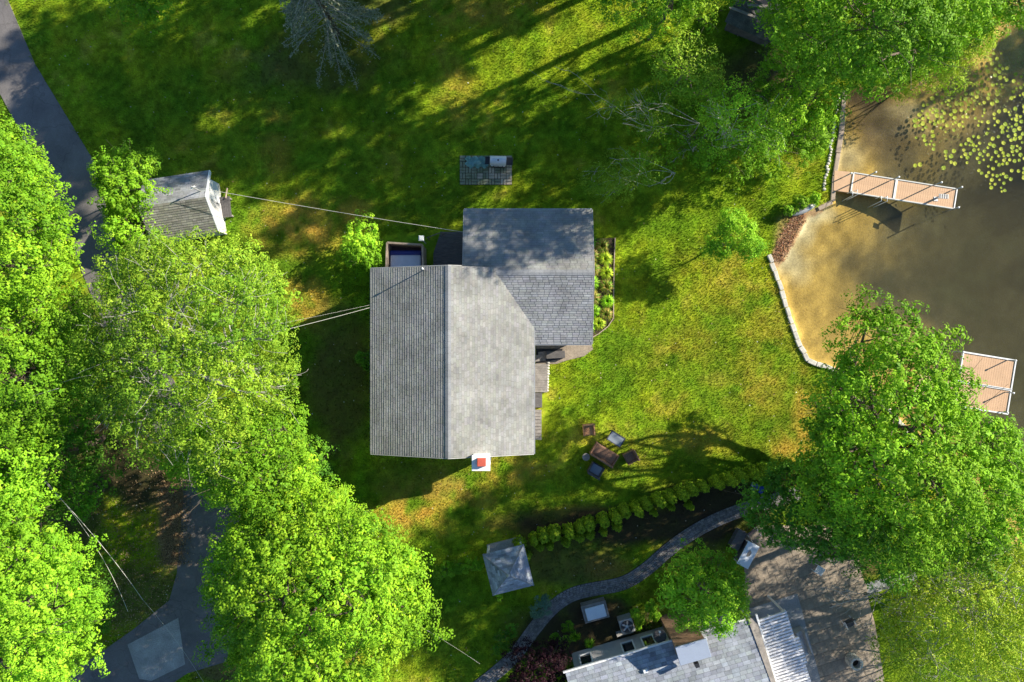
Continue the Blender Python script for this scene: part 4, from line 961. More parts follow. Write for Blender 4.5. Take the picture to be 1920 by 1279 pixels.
# winding paver path: real pavers, too small to pick apart
pth = flat('garden_path', [tuple(p) for p in []] or G([(0, 0), (1, 0), (1, 1)]), 0.0, M['mulch'], 'winding grey paver path between the hedge and the second house')
bpy.data.objects.remove(pth)
cl = np.array(PATHG); 
for _ in range(3):
    q = [cl[0]]
    for i in range(len(cl) - 1): q += [cl[i] * .75 + cl[i + 1] * .25, cl[i] * .25 + cl[i + 1] * .75]
    q.append(cl[-1]); cl = np.array(q)
seg = np.r_[0, np.cumsum(np.linalg.norm(np.diff(cl, axis=0), axis=1))]
def at(s): 
    s = min(max(s, 0), seg[-1]); p = np.array([np.interp(s, seg, cl[:, 0]), np.interp(s, seg, cl[:, 1])]); q = np.array([np.interp(min(s + .05, seg[-1]), seg, cl[:, 0]), np.interp(min(s + .05, seg[-1]), seg, cl[:, 1])]); d = q - p
    if np.linalg.norm(d) < 1e-6: d = np.array([1., 0])
    d /= np.linalg.norm(d); return p, d, np.array([-d[1], d[0]])
mb = MB(); N_ = 90; L_ = []; R_ = []
for i in range(N_ + 1):
    p, d, n = at(seg[-1] * i / N_); L_.append(tuple(p + n * .42)); R_.append(tuple(p - n * .42))
vs = [(*p, .012) for p in L_] + [(*p, .012) for p in R_]
pth = MB().add(vs, [(i, N_ + 1 + i, N_ + 2 + i, i + 1) for i in range(N_)]).build('garden_path', M['mulch'])
tag(pth, kind='structure', label='winding grey paver path between the hedge and the second house')
V = []; F = []; K = []
nr_ = 7; wr = .80 / nr_
for r in range(nr_):
    s = rng.uniform(0, .2); off = -.40 + (r + .5) * wr
    while s < seg[-1] - .2:
        l = rng.uniform(.17, .23); p, d, n = at(s + l / 2); c = p + n * off; a = l / 2 - .006; b = wr / 2 - .006; z = .052 + rng.uniform(-.004, .005); g = rng.uniform(.72, 1.3)
        base = len(V)
        for zz, sh_ in ((.0, 1), (z, .96)):
            for sx, sy in ((-1, -1), (1, -1), (1, 1), (-1, 1)): w2 = c + d * a * sx * sh_ + n * b * sy * sh_; V.append((w2[0], w2[1], zz))
        F += [tuple(base + q for q in f) for f in ((4, 5, 6, 7), (0, 1, 5, 4), (1, 2, 6, 5), (2, 3, 7, 6), (3, 0, 4, 7))]; K += [(g, g, g * rng.uniform(.95, 1.1))] * 8
        s += l
me = bpy.data.meshes.new('pavers'); me.from_pydata(V, [], F); me.materials.append(M['paver'])
cattr = me.color_attributes.new('tint', 'FLOAT_COLOR', 'POINT'); cattr.data.foreach_set('color', np.c_[np.array(K), np.ones(len(K))].astype(np.float32).ravel())
o = bpy.data.objects.new('pavers', me); C.objects.link(o); o.parent = pth; o['kind'] = 'stuff'

# ------------------------------------------------------------------ arborvitae hedge
def arborvitae(t, h, r, seed):
    rng = np.random.default_rng(seed); n = 3600
    f = rng.random(n) ** .8; a = rng.uniform(0, 6.28, n); prof = r * np.sqrt(np.clip(1 - (f * .98) ** 2.4, 0, 1)) * (.82 + .18 * np.sin(f * 9))
    prof *= 1 + .16 * np.sin(a * 5 + f * 12) + .1 * np.sin(a * 9 - f * 20)
    rad = prof * rng.uniform(.82, 1.03, n)
    pos = np.stack([np.cos(a) * rad, np.sin(a) * rad, .08 + f * h], -1)
    nr = np.stack([np.cos(a), np.sin(a), .5 + f * 1.2], -1) + rng.normal(size=(n, 3)) * .35
    pal = np.array(GREENS['thuja']); cc = pal[rng.integers(0, 4, n)] * rng.uniform(.7, 1.35, (n, 1))
    v = leaf_quads(pos, nr, .085 * rng.uniform(.6, 1.3, n), rng, .7)
    fast_mesh('crown', v, np.arange(n * 4).reshape(-1, 4), M['leaf'], np.repeat(cc, 4, 0), t)
    MB().tube([(0, 0, -.1), (0, 0, h * .8)], [.05, .02], 6).build('trunk', M['bark'], t, local=True)
ORD = ['first', 'second', 'third', 'fourth', 'fifth', 'sixth', 'seventh', 'eighth', 'ninth', 'tenth', 'eleventh', 'twelfth', 'thirteenth', 'fourteenth', 'fifteenth', 'sixteenth', 'seventeenth', 'eighteenth', 'nineteenth', 'twentieth', 'twenty-first', 'twenty-second', 'twenty-third', 'twenty-fourth']
row1 = [(974, 1018), (1000, 1008), (1018, 1003), (1038, 998), (1064, 993), (1086, 987), (1102, 982), (1128, 973), (1150, 965), (1168, 958), (1188, 951), (1208, 945), (1230, 936), (1250, 930), (1272, 924), (1292, 918), (1312, 912), (1336, 904), (1358, 898), (1380, 892), (1404, 886), (1426, 880), (1448, 876), (1470, 871)]
row2 = [(988, 1040), (1012, 1022), (1030, 1020), (1060, 1014), (1086, 1006), (1104, 1000), (1130, 996), (1155, 985), (1198, 962), (1222, 958), (1256, 950), (1288, 946)]
protos = []
rng = np.random.default_rng(31)
for k, (px, py) in enumerate(row1 + row2):
    back = k < len(row1); hgt = rng.uniform(1.25, 2.15) if back else rng.uniform(.85, 1.25); 
    lab = (f'clipped arborvitae in the lawn-side row of the hedge, {ORD[k]} from the gazebo' if back else f'low arborvitae in the path-side row of the hedge, {ORD[k - len(row1)]} from the gazebo')
    b = P(px, py - (4 if back else 2), 0)
    if k < 2:
        t = thing('arborvitae', lab, 'shrub', b, rng.uniform(0, 6), 'arborvitae hedge between lawn and path'); arborvitae(t, 1.75, .43, 50 + k); protos.append(t)
    else:
        t = copy_tree(protos[k % 2]); t.location = b; t.rotation_euler = (0, 0, rng.uniform(0, 6)); t['label'] = lab
    s = rng.uniform(.68, .98) if back else rng.uniform(.5, .72)
    t.scale = (s, s, hgt / 1.75)

# ------------------------------------------------------------------ garden bed by the wing: grassy clumps
def clump(name, label, px, py, r, h, pal, n, seed, wid=.02, cat='plant', group=None):
    rng = np.random.default_rng(seed); b = P(px, py, 0); a = rng.uniform(0, 6.28, n); L = r * rng.uniform(.5, 1.1, n); w = wid * rng.uniform(.7, 1.4, n)
    hz = h * rng.uniform(.5, 1, n); dx, dy = np.cos(a), np.sin(a)
    z0 = np.zeros(n); mid = np.stack([dx * L * .5, dy * L * .5, hz], -1); end = np.stack([dx * L, dy * L, hz * .45], -1); st = np.stack([dx * .02, dy * .02, z0], -1); sd_ = np.stack([-dy * w, dx * w, z0], -1)
    v = np.stack([st - sd_, st + sd_, mid + sd_, mid - sd_, end], 1)
    i5 = np.arange(n)[:, None] * 5
    f = np.concatenate([i5 + np.array([[0, 1, 2, 3]]), i5 + np.array([[3, 2, 4, 4]])])
    pal = np.array(GREENS[pal]); cc = pal[rng.integers(0, len(pal), n)] * rng.uniform(.7, 1.4, (n, 1))
    me = bpy.data.meshes.new(name); me.from_pydata(v.reshape(-1, 3).tolist(), [], [tuple(q) if q[2] != q[3] and q[3] != q[2] and len(set(q)) == 4 else tuple(dict.fromkeys(q)) for q in f.tolist()])
    ca = me.color_attributes.new('tint', 'FLOAT_COLOR', 'POINT'); ca.data.foreach_set('color', np.c_[np.repeat(cc, 5, 0), np.ones(n * 5)].astype(np.float32).ravel()); me.materials.append(M['leaf'])
    o = bpy.data.objects.new(name, me); C.objects.link(o); o.location = b
    return tag(o, label, cat, group)
bedspec = [(1104, 455, .4, 'deep', 'dark daylily clump at the shaded top of the flower bed by the wing'), (1128, 462, .36, 'mixed', 'straw-tipped clump beside the top of the bed edging'), (1108, 480, .42, 'mixed', 'bleached leafy clump against the wing wall, upper bed'),
           (1134, 486, .36, 'yellow', 'yellow-green clump at the outer edge of the bed, upper half'), (1110, 506, .42, 'mixed', 'spiky green and straw clump level with the wing ridge'), (1136, 512, .34, 'yellow', 'yellow clump at the edge level with the wing ridge'),
           (1108, 532, .42, 'oak', 'green strappy clump in the middle of the bed by the wall'), (1136, 538, .36, 'mixed', 'mixed straw clump in the middle of the bed edge'), (1110, 558, .42, 'mixed', 'dense strappy clump below the middle of the bed'),
           (1138, 565, .34, 'lime', 'light green clump beside the crown-shaped shadow'), (1110, 584, .42, 'oak', 'broad green leafy clump low in the bed by the wall'), (1135, 590, .34, 'mixed', 'small straw clump at the bed corner nearest the shadow'),
           (1104, 610, .34, 'lime', 'bright low clump near the bottom of the bed'), (1122, 606, .34, 'yellow', 'yellow low clump where the bed edging curves')]
for k, (px, py, r, pal, lab) in enumerate(bedspec): clump('garden_plant', lab, px, py, r * 1.35, .36, pal, 260, 70 + k)
flat('flower_bed', BED, 0.03, M['mulch'], 'mulched flower bed along the right wall of the wing')
eb = thing('bed_edging', 'thin tan timber edging around the flower bed', 'edging', P(1152, 450))
epts = [(1153, 446), (1151, 500), (1150, 560), (1150, 596), (1140, 612), (1122, 626), (1108, 634)]
for k in range(len(epts) - 1):
    a, b = P(*epts[k]), P(*epts[k + 1]); d = b - a; MB().box(((a + b) / 2) + Vector((0, 0, .04)), (d.length - .02, .05, .14), math.atan2(d.y, d.x)).build('board', M['timber'], eb)
for k, (px, py, lab) in enumerate([(1215, 1168, 'yellowing low plant beside the air conditioner'), (1292, 1048, 'spiky plant poking out above the round tree'), (1078, 1192, 'strappy plant in the bed below the white-covered tub'), (400, 456, 'dry straw-coloured tuft below the shed corner'), (1105, 1205, 'dull grassy tuft near the left window of the second house')]):
    clump('garden_plant', lab, px, py, .38, .3, 'mixed' if k in (0, 3) else 'oak', 110, 90 + k)

# ------------------------------------------------------------------ deck, hot tub and enclosure behind the house
dk = thing('wooden_deck', 'dark weathered wooden deck in the corner between the main roof and the wing', 'deck', P(835, 468))
for k in range(19):
    y0 = 3.55 + k * .15
    xa = -4.55 if y0 < 5.1 else -4.55 + (y0 - 5.1) * .35
    MB().box(((xa - 2.55) / 2, y0, .50), (-2.55 - xa, .138, .04)).build('plank', M['deckwood'], dk)
MB().prism([(-4.5, 3.5), (-2.6, 3.5), (-2.6, 6.2), (-4.1, 6.2), (-4.5, 5.2)], .05, .46).build('frame', M['deckwood'], dk)
rl = MB().tube([P(868, 442, 1.3), P(826, 436, 1.3), P(800, 446, 1.3)], .03, 6)
for a in ((866, 442), (828, 436), (802, 446)): rl.tube([P(*a, 1.3), (*P(*a, 1.3)[:2], .4)], .035, 6)
rl.build('railing', M['deckwood'], dk)
en = thing('tub_enclosure', 'brown board fence enclosure around the hot tub behind the house', 'fence', P(757, 478))
def fence_run(a, b, h, n):
    a = Vector((a.x, a.y, 0)); b = Vector((b.x, b.y, 0)); d = b - a; an = math.atan2(d.y, d.x)
    for k in range(n): c = a + d * (k + .5) / n; MB().box((c.x, c.y, h / 2), (d.length / n - .012, .035, h)).__class__; MB().box((c.x, c.y, h / 2 + .0), (d.length / n - .012, .035, h), an).build('board', M['timber'], en)
    MB().box(((a.x + b.x) / 2, (a.y + b.y) / 2, h + .02), (d.length, .10, .05), an).build('top_rail', M['timber'], en)
f1, f2, f3, f4 = P(724, 510, 1.6), P(726, 455, 1.6), P(792, 459, 1.6), P(793, 505, 1.6)
fence_run(f1, f2, 1.6, 12); fence_run(f2, f3, 1.6, 14); fence_run(f3, f4, 1.6, 8)
flat('tub_floor', [tuple(p[:2]) for p in (f1, f2, f3, f4)], .08, M['pinkfloor'], 'reddish floor inside the tub enclosure')
tb = thing('hot_tub', 'hot tub with a slate blue cover inside the board enclosure', 'hot tub', (*P(760, 500, 1)[:2], 0))
tc_ = P(760, 503, .95)
MB().box((tc_.x, tc_.y + .1, .45), (1.85, 1.9, .8)).build('shell', M['bluetub'], tb, bevel=.1)
MB().box((tc_.x + .02, tc_.y - .02, .93), (1.75, 1.55, .14)).build('cover', M['bluecover'], tb, bevel=.07)
lp = thing('post_lamp', 'white lantern post lamp at the corner of the tub enclosure', 'lamp', (*P(790, 447, 2.1)[:2], 0))
MB().tube([(0, 0, 0), (0, 0, 1.9)], .03, 8).build('post', M['white'], lp, local=True)
MB().box((0, 0, 2.03), (.22, .22, .2)).build('lantern', M['whitecover'], lp, local=True, bevel=.02)
MB().box((0, 0, 2.16), (.3, .3, .05), taper=.6).build('cap', M['white'], lp, local=True)

# ------------------------------------------------------------------ grill pad and grill
pad = thing('paver_pad', 'mossy rectangular paver pad under the grill on the shaded lawn', 'pad', P(911, 319))
rng = np.random.default_rng(5)
p0, p1 = P(862, 347), P(960, 292)
MB().prism([(p0.x, p0.y), (p1.x, p0.y), (p1.x, p1.y), (p0.x, p1.y)], -.1, .02).build('sand_base', M['mulch'], pad)
cw, chh = (p1.x - p0.x) / 9, (p1.y - p0.y) / 5
for i in range(9):
    for j in range(5):
        cx, cy = p0.x + (i + .5) * cw, p0.y + (j + .5) * chh
        pale = (i > 4 and rng.random() < .7) or rng.random() < .22; mm = M['palepaver'] if pale else M['mossy']
        if (i + j) % 2:
            for q in (-1, 1): MB().box((cx + q * cw * .25, cy, .04 + rng.uniform(-.004, .006)), (cw * .5 - .03, chh - .03, .06)).build('brick', mm, pad, bevel=.006)
        else:
            for q in (-1, 1): MB().box((cx, cy + q * chh * .25, .04 + rng.uniform(-.004, .006)), (cw - .03, chh * .5 - .03, .06)).build('brick', mm, pad, bevel=.006)
g0 = P(934, 299, 1.1); gr = thing('gas_grill', 'silver-lidded gas grill standing on the paver pad', 'grill', (g0.x, g0.y, .07), math.radians(-2))
MB().box((0, 0, .38), (.82, .48, .6)).build('cabinet', M['black'], gr, local=True, bevel=.015)
lid = MB(); prof = []
for k in range(9): t = math.pi * k / 8; prof.append((.27 * math.cos(t), .72 + .30 * math.sin(t)))
n = len(prof); vs = [(x, y, z) for x in (-.46, .46) for y, z in prof]
lid.add(vs, [tuple(range(n)), tuple(range(2 * n - 1, n - 1, -1))] + [(i, i + n, i + n + 1, i + 1) for i in range(n - 1)] + [(0, n - 1, 2 * n - 1, n)])
ld = lid.build('lid', M['steel'], gr, local=True)
MB().tube([(-.3, -.32, .84), (.3, -.32, .84)], .018, 6).tube([(-.28, -.32, .84), (-.28, -.22, .84)], .012, 5).tube([(.28, -.32, .84), (.28, -.22, .84)], .012, 5).build('handle', M['dullsteel'], ld, local=True)
MB().lathe((0, -.03, 1.0), [(.05, 0), (.05, .03), (.02, .05)], 10).build('gauge', M['black'], ld, local=True)
MB().box((.66, 0, .72), (.36, .44, .04)).build('side_shelf', M['black'], gr, local=True, bevel=.01)
MB().box((-.62, 0, .72), (.26, .44, .04)).build('side_shelf', M['black'], gr, local=True, bevel=.01)
MB().box((0, -.27, .66), (.8, .06, .14)).build('control_panel', M['steel'], gr, local=True)
for x in (-.25, 0, .25): MB().tube([(x, -.3, .66), (x, -.34, .66)], .03, 8).build('knob', M['black'], gr, local=True)
for x in (-.36, .36):
    for y in (-.18, .18): MB().tube([(x - .02, y, .06), (x + .02, y, .06)], .06, 10).build('wheel', M['black'], gr, local=True)
# crumpled teal tarp
mb = []; tp = P(894, 305); rng = np.random.default_rng(8)
nxx, nyy = 26, 16; V = []; F = []
for j in range(nyy):
    for i in range(nxx):
        x = (i / (nxx - 1) - .5) * 1.25 + .08 * math.sin(j * .9); y = (j / (nyy - 1) - .5) * .62 + .06 * math.sin(i * .8)
        e = min(i, nxx - 1 - i, j, nyy - 1 - j); z = .08 + (.05 + .30 * fbm(np.array([x * 3]), np.array([y * 3]), 1.0, 3, 3)[0]) * min(1, e / 3)
        V.append((x, y, z))
F = [(j * nxx + i, j * nxx + i + 1, (j + 1) * nxx + i + 1, (j + 1) * nxx + i) for j in range(nyy - 1) for i in range(nxx - 1)]
o = MB().add(V, F).build('crumpled_tarp', M['tarp'], smooth=False); o.location = (tp.x, tp.y, 0)
sl_ = o.modifiers.new('thickness', 'SOLIDIFY'); sl_.thickness = .01
tag(o, 'crumpled teal tarp lying on the paver pad left of the grill', 'tarp')

# ------------------------------------------------------------------ side terrace by the wing
flat('wing_slab', SLABT, .05, M['sandstone'], 'tan sandy slab below the edge of the wing roof')
bs = thing('basement_steps', 'dark recessed stairs with a green hatch beside the house', 'stairs', P(1030, 668))
MB().prism(G([(1005, 654), (1055, 654), (1050, 674), (1005, 680)]), .052, .09).build('well_floor', M['black'], bs)
MB().box((*P(1041, 665)[:2], .24), (1.1, .42, .3), .05).build('hatch', M['deckwood'], bs, bevel=.02)
for k in range(3): MB().box((*P(1012 + k * 4, 674 - k * 6)[:2], .12 + k * .05), (.7, .2, .1), .1).build('step', M['greywood'], bs)
rp = thing('grey_ramp_deck', 'grey painted landing along the right wall of the main house', 'landing', P(1014, 722))
a, b = P(1001, 682), P(1026, 735); 
for k in range(12):
    y0 = a.y - (k + .5) * (a.y - b.y) / 12; MB().box(((a.x + b.x) / 2, y0, .25), (b.x - a.x, (a.y - b.y) / 12 - .008, .06)).build('plank', M['greywood'], rp)
MB().prism([(a.x + .05, a.y), (b.x - .05, a.y), (b.x - .05, b.y), (a.x + .05, b.y)], .0, .21).build('frame', M['deckwood'], rp)
MB().box((*P(1008, 750)[:2], .15), (.5, .85, .26)).build('lower_landing', M['deckwood'], rp, bevel=.02)
ws = thing('old_wooden_steps', 'peeling old wooden steps against the right wall near the lower house corner', 'steps', P(1007, 795))
for k in range(9): MB().box((*P(1006, 770 + k * 6.3)[:2], .33 - .0 * k), (.56, .17, .05), random.uniform(-.02, .02)).build('plank', M['greywood'], ws)
MB().box((*P(1006, 795)[:2], .15), (.5, 1.55, .28)).build('frame', M['timber'], ws)
stones = thing('stone_border', 'row of pale edging stones beside the grey landing', 'edging', P(1028, 705))
rng = np.random.default_rng(17)
def rock(name, m, parent, c, r, seed, flatz=.5):
    rg = np.random.default_rng(seed); mb = MB(); n = 8; prof = []
    vs = []; fs = []
    for i in range(5):
        ph = math.pi * (i + .5) / 5 - math.pi / 2
        for j in range(n):
            t = 2 * math.pi * j / n; rr = r * math.cos(ph) * rg.uniform(.82, 1.15); vs.append((c[0] + rr * math.cos(t), c[1] + rr * math.sin(t) * .85, c[2] + r * flatz * math.sin(ph) * rg.uniform(.85, 1.1)))
    for i in range(4):
        for j in range(n): fs.append((i * n + j, i * n + (j + 1) % n, (i + 1) * n + (j + 1) % n, (i + 1) * n + j))
    fs.append(tuple(range(n - 1, -1, -1))); fs.append(tuple(4 * n + j for j in range(n)))
    return mb.add(vs, fs).build(name, m, parent, smooth=True)
for k in range(11): rock('stone', M['stone'], stones, (*P(1028 - k * .25, 680 + k * 5.2)[:2], .06), .09 + .03 * random.random(), k)

# ------------------------------------------------------------------ garden furniture
def chair(name, label, px, py, rz, m, seat_m, w=.68, d=.68, group='patio furniture on the lawn', back=.95):
    c = P(px, py, .45); t = thing(name, label, 'chair', (c.x, c.y, 0), rz, group)
    MB().box((0, 0, .36), (w, d, .14)).build('seat', m, t, local=True, bevel=.03)
    MB().box((0, -.02, .46), (w - .16, d - .16, .08)).build('cushion', seat_m, t, local=True, bevel=.03)
    MB().box((0, d / 2 - .04, (back + .3) / 2), (w, .09, back - .3), 0, -.12).build('backrest', m, t, local=True, bevel=.03)
    for s in (-1, 1):
        MB().box((s * (w / 2 - .04), -.02, .52), (.08, d - .06, .24)).build('armrest', m, t, local=True, bevel=.025)
    for x in (-1, 1):
        for y in (-1, 1): MB().box((x * (w / 2 - .05), y * (d / 2 - .05), .15), (.05, .05, .3)).build('leg', m, t, local=True)
    return t
chair('patio_chair', 'tan wicker chair nearest the house, in the sun', 1104, 806, math.radians(5), M['tanwicker'], M['tanwicker'])
chair('patio_chair', 'brown wicker chair furthest to the right of the lawn furniture', 1182, 857, math.radians(-62), M['wicker'], M['wicker'])
sf = chair('patio_sofa', 'long brown wicker loveseat in the middle of the lawn furniture', 1133, 852, math.radians(148), M['wicker'], M['wicker'], w=1.55, d=.78, back=.85)
sf['category'] = 'sofa'
chair('patio_chair', 'dark grey chair in the shade below the wicker loveseat', 1117, 881, math.radians(150), M['darkgrey'], M['cushion'], w=.8)
def table(name, label, px, py, rz, sx, sy, h, top_m, leg_m, cat='table', group='patio furniture on the lawn'):
    c = P(px, py, h); t = thing(name, label, cat, (c.x, c.y, 0), rz, group)
    MB().box((0, 0, h), (sx, sy, .05)).build('table_top', top_m, t, local=True, bevel=.02)
    for a_, b_, c_, d_ in ((0, sy / 2 - .02, sx, .05), (0, -sy / 2 + .02, sx, .05), (sx / 2 - .02, 0, .05, sy), (-sx / 2 + .02, 0, .05, sy)): MB().box((a_, b_, h + .01), (c_, d_, .07)).build('rim', leg_m, t, local=True)
    for x in (-1, 1):
        for y in (-1, 1): MB().box((x * (sx / 2 - .06), y * (sy / 2 - .06), h / 2), (.05, .05, h)).build('leg', leg_m, t, local=True)
    return t
table('garden_table', 'grey-topped rectangular table above the wicker loveseat', 1155, 823, math.radians(-32), .92, .62, .65, M['cushion'], M['darkgrey'])
rt = thing('round_side_table', 'small round side table left of the wicker loveseat', 'table', (*P(1099, 857, .5)[:2], 0), 0, 'patio furniture on the lawn')
MB().lathe((0, 0, .46), [(.2, 0), (.22, .02), (.22, .045), (.18, .06)], 18).build('table_top', M['greywood'], rt, local=True)
MB().tube([(0, 0, 0), (0, 0, .46)], .03, 8).lathe((0, 0, 0), [(.15, 0), (.15, .03), (.03, .05)], 12).build('pedestal', M['black'], rt, local=True)

# ------------------------------------------------------------------ things around the second house
hb = P(1116, 1147, .6); wt = thing('covered_tub', 'square wooden tub with a shiny white cover beside the paver path', 'tub', (hb.x, hb.y, 0), A2 - .02)
MB().box((0, 0, .3), (1.42, .98, .6)).build('surround', M['greywood'], wt, local=True, bevel=.03)
MB().box((.02, -.04, .64), (1.15, .74, .12)).build('cover', M['whitecover'], wt, local=True, bevel=.055)
for dx, dy, sx, sy in ((0, .46, 1.46, .08), (0, -.46, 1.46, .08), (.69, 0, .08, .84), (-.69, 0, .08, .84)): MB().box((dx, dy, .615), (sx, sy, .05)).build('rim_board', M['greywood'], wt, local=True)
ac = P(1176, 1175, .85); au = thing('air_conditioner', 'round-fan air conditioner unit beside the windows of the second house', 'air conditioner', (ac.x, ac.y, 0), A2)
MB().box((0, 0, .42), (.8, .8, .8)).build('case', M['dullsteel'], au, local=True, bevel=.05)
MB().lathe((0, 0, .825), [(.35, 0), (.36, .02), (.32, .03), (.31, .005)], 24).build('fan_ring', M['darkgrey'], au, local=True)
MB().lathe((0, 0, .815), [(.31, 0), (.31, .012)], 24).build('fan_well', M['black'], au, local=True)
MB().lathe((0, 0, .83), [(.08, 0), (.08, .03), (.03, .04)], 12).build('hub', M['steel'], au, local=True)
for k in range(5):
    a_ = k * 2 * math.pi / 5; MB().box((.19 * math.cos(a_), .19 * math.sin(a_), .84), (.24, .09, .01), a_, .3).build('blade', M['dullsteel'], au, local=True)
MB().box((-.2, -.6, .1), (1.0, .3, .12)).build('pipe_cover', M['concrete'], au, local=True)
# white-topped tilting table with a scorched stain
wtb = P(1403, 1041, .9); tt = thing('white_prep_table', 'tall white-topped table with a brown stain between the round tree and the patio', 'table', (wtb.x, wtb.y, 0), math.radians(62))
MB().box((0, 0, .88), (1.45, .72, .05)).build('table_top', M['whitecover'], tt, local=True, bevel=.01)
sv = [(.1 + .2 * math.cos(t) * (1 + .2 * math.sin(3 * t)), .0 + .13 * math.sin(t) * (1 + .2 * math.cos(2 * t))) for t in [k * 2 * math.pi / 16 for k in range(16)]]
MB().prism(sv, .9, .909).build('stain', M['greywood'], tt, local=True)
MB().box((0, .0, .45), (1.3, .6, .8)).build('cabinet', M['deckwood'], tt, local=True)
for x in (-.66, .66):
    for y in (-.3, .3): MB().box((x, y, .43), (.05, .05, .86)).build('leg', M['white'], tt, local=True)
# small white slatted table
s_t = P(1537, 1070, .5); st_ = thing('slatted_side_table', 'small white slatted table alone on the shaded patio', 'table', (s_t.x, s_t.y, 0), math.radians(-32))
for k in range(6): MB().box((-.21 + k * .084, 0, .5), (.07, .46, .025)).build('slat', M['white'], st_, local=True)
for x in (-1, 1):
    MB().box((0, x * .2, .475), (.5, .04, .03)).build('rail', M['white'], st_, local=True)
    for y in (-1, 1): MB().box((x * .22, y * .2, .25), (.04, .04, .47)).build('leg', M['white'], st_, local=True)
# round stone planter / fire ring
fr_ = P(1605, 1244, .7); fp = thing('round_stone_planter', 'round white stone ring planter on the sunny end of the patio', 'planter', (fr_.x, fr_.y, 0))
MB().lathe((0, 0, 0), [(.30, .03), (.32, .7), (.36, .72), (.36, .8), (.24, .8), (.24, .45), (.0, .44)], 20).build('bowl', M['stone'], fp, local=True)
for ring, (rr, zz, nn_) in enumerate(((.33, .22, 11), (.33, .5, 11))):
    for k in range(nn_):
        a_ = (k + .5 * ring) * 2 * math.pi / nn_; MB().box((rr * math.cos(a_), rr * math.sin(a_), zz), (.08, .17, .24), a_).build('stone', M['stone'], fp, local=True, bevel=.02)
for k in range(12):
    a_ = k * 2 * math.pi / 12; MB().box((.31 * math.cos(a_), .31 * math.sin(a_), .79), (.13, .145, .07), a_).build('rim_stone', M['stone'], fp, local=True, bevel=.02)
MB().lathe((0, 0, .46), [(.23, 0), (.23, .04)], 16).build('ash', M['mulch'], fp, local=True)
# grey covered bench on the terrace
cb = P(1506, 1205, .5); cbn = thing('covered_bench', 'bench under a crumpled grey cover on the terrace beside the pergola', 'bench', (cb.x, cb.y, 0), A2 - math.pi / 2 + .05)
V = []; nxx, nyy = 24, 10
for j in range(nyy):
    for i in range(nxx):
        x = (i / (nxx - 1) - .5) * 1.55; y = (j / (nyy - 1) - .5) * .62; e = min(i, nxx - 1 - i, j, nyy - 1 - j)
        V.append((x, y, .1 if e == 0 else .5 + .16 * fbm(np.array([x * 2]), np.array([y * 6]), 1.0, 5, 3)[0] + (.3 if j > 6 else 0)))
o = MB().add(V, [(j * nxx + i, j * nxx + i + 1, (j + 1) * nxx + i + 1, (j + 1) * nxx + i) for j in range(nyy - 1) for i in range(nxx - 1)]).build('cover', M['dullsteel'], cbn, local=True)
for x in (-.7, .7):
    for y in (-.25, .25): MB().box((x, y, .1), (.07, .07, .2)).build('leg', M['black'], cbn, local=True)
# folding chair in the bright patio edge
fc_ = P(1592, 1168, .4); fch = thing('folding_chair', 'dark folding chair with a white rail at the edge of the patio shade', 'chair', (fc_.x, fc_.y, 0), math.radians(25))
MB().box((0, 0, .42), (.5, .46, .03)).build('seat', M['darkgrey'], fch, local=True)
MB().box((0, .26, .72), (.5, .03, .4), 0, -.2).build('backrest', M['darkgrey'], fch, local=True)
for s in (-1, 1): MB().tube([(s * .27, -.25, 0), (s * .27, .25, .6)], .015, 6).tube([(s * .27, .25, 0), (s * .27, -.2, .62), (s * .27, .25, .64)], .015, 6).build('leg', M['white'], fch, local=True)
# odds and ends by the patio corner
tr = thing('beach_chair', 'pinkish beach chair folded at the upper patio corner', 'chair', (*P(1414, 1003, .5)[:2], 0), .6)
MB().box((0, 0, .4), (.62, .5, .05), 0, .2).build('seat', M['sandstone'], tr, local=True)
MB().box((0, .26, .66), (.62, .06, .5), 0, -.5).build('backrest', M['pinkfloor'], tr, local=True)
for s in (-1, 1): MB().tube([(s * .3, -.25, 0), (s * .3, .25, .7)], .018, 6).tube([(s * .3, .3, 0), (s * .3, -.3, .45)], .018, 6).build('leg', M['white'], tr, local=True)
tag(MB().box((*P(1382, 1010, .3)[:2], .3), (.5, 1.1, .5), -.5).box((*P(1382, 1010, .3)[:2], .57), (.56, 1.16, .05), -.5).build('storage_bench', M['deckwood'], bevel=.02), 'dark storage bench beside the white-topped table', 'bench')
bt = thing('blue_cooler', 'blue and white cooler at the end of the hedge by the oak', 'cooler', (*P(1421, 916, .4)[:2], 0), math.radians(-20))
MB().box((0, 0, .2), (.66, .4, .36)).build('body', M['bluetote'], bt, local=True, bevel=.03)
MB().box((0, 0, .41), (.68, .42, .07)).build('lid', M['bluetote'], bt, local=True, bevel=.02)
MB().box((-.37, .05, .43), (.1, .4, .05)).build('tray', M['white'], bt, local=True)
ch_ = thing('adirondack_chair', 'shaded chair under the oak at the back of the patio', 'chair', (*P(1562, 1040, .4)[:2], 0), 2.5)
for k in range(5): MB().box((-.2 + k * .1, 0, .35), (.085, .5, .02)).build('seat_slat', M['greywood'], ch_, local=True)
for k in range(5): MB().box((-.2 + k * .1, .36, .62), (.085, .02, .62), 0, -.35).build('back_slat', M['greywood'], ch_, local=True)
for s in (-1, 1): MB().box((s * .3, .05, .55), (.1, .65, .025)).box((s * .3, -.2, .27), (.04, .08, .54)).box((s * .3, .3, .27), (.04, .08, .54)).build('armrest', M['greywood'], ch_, local=True)

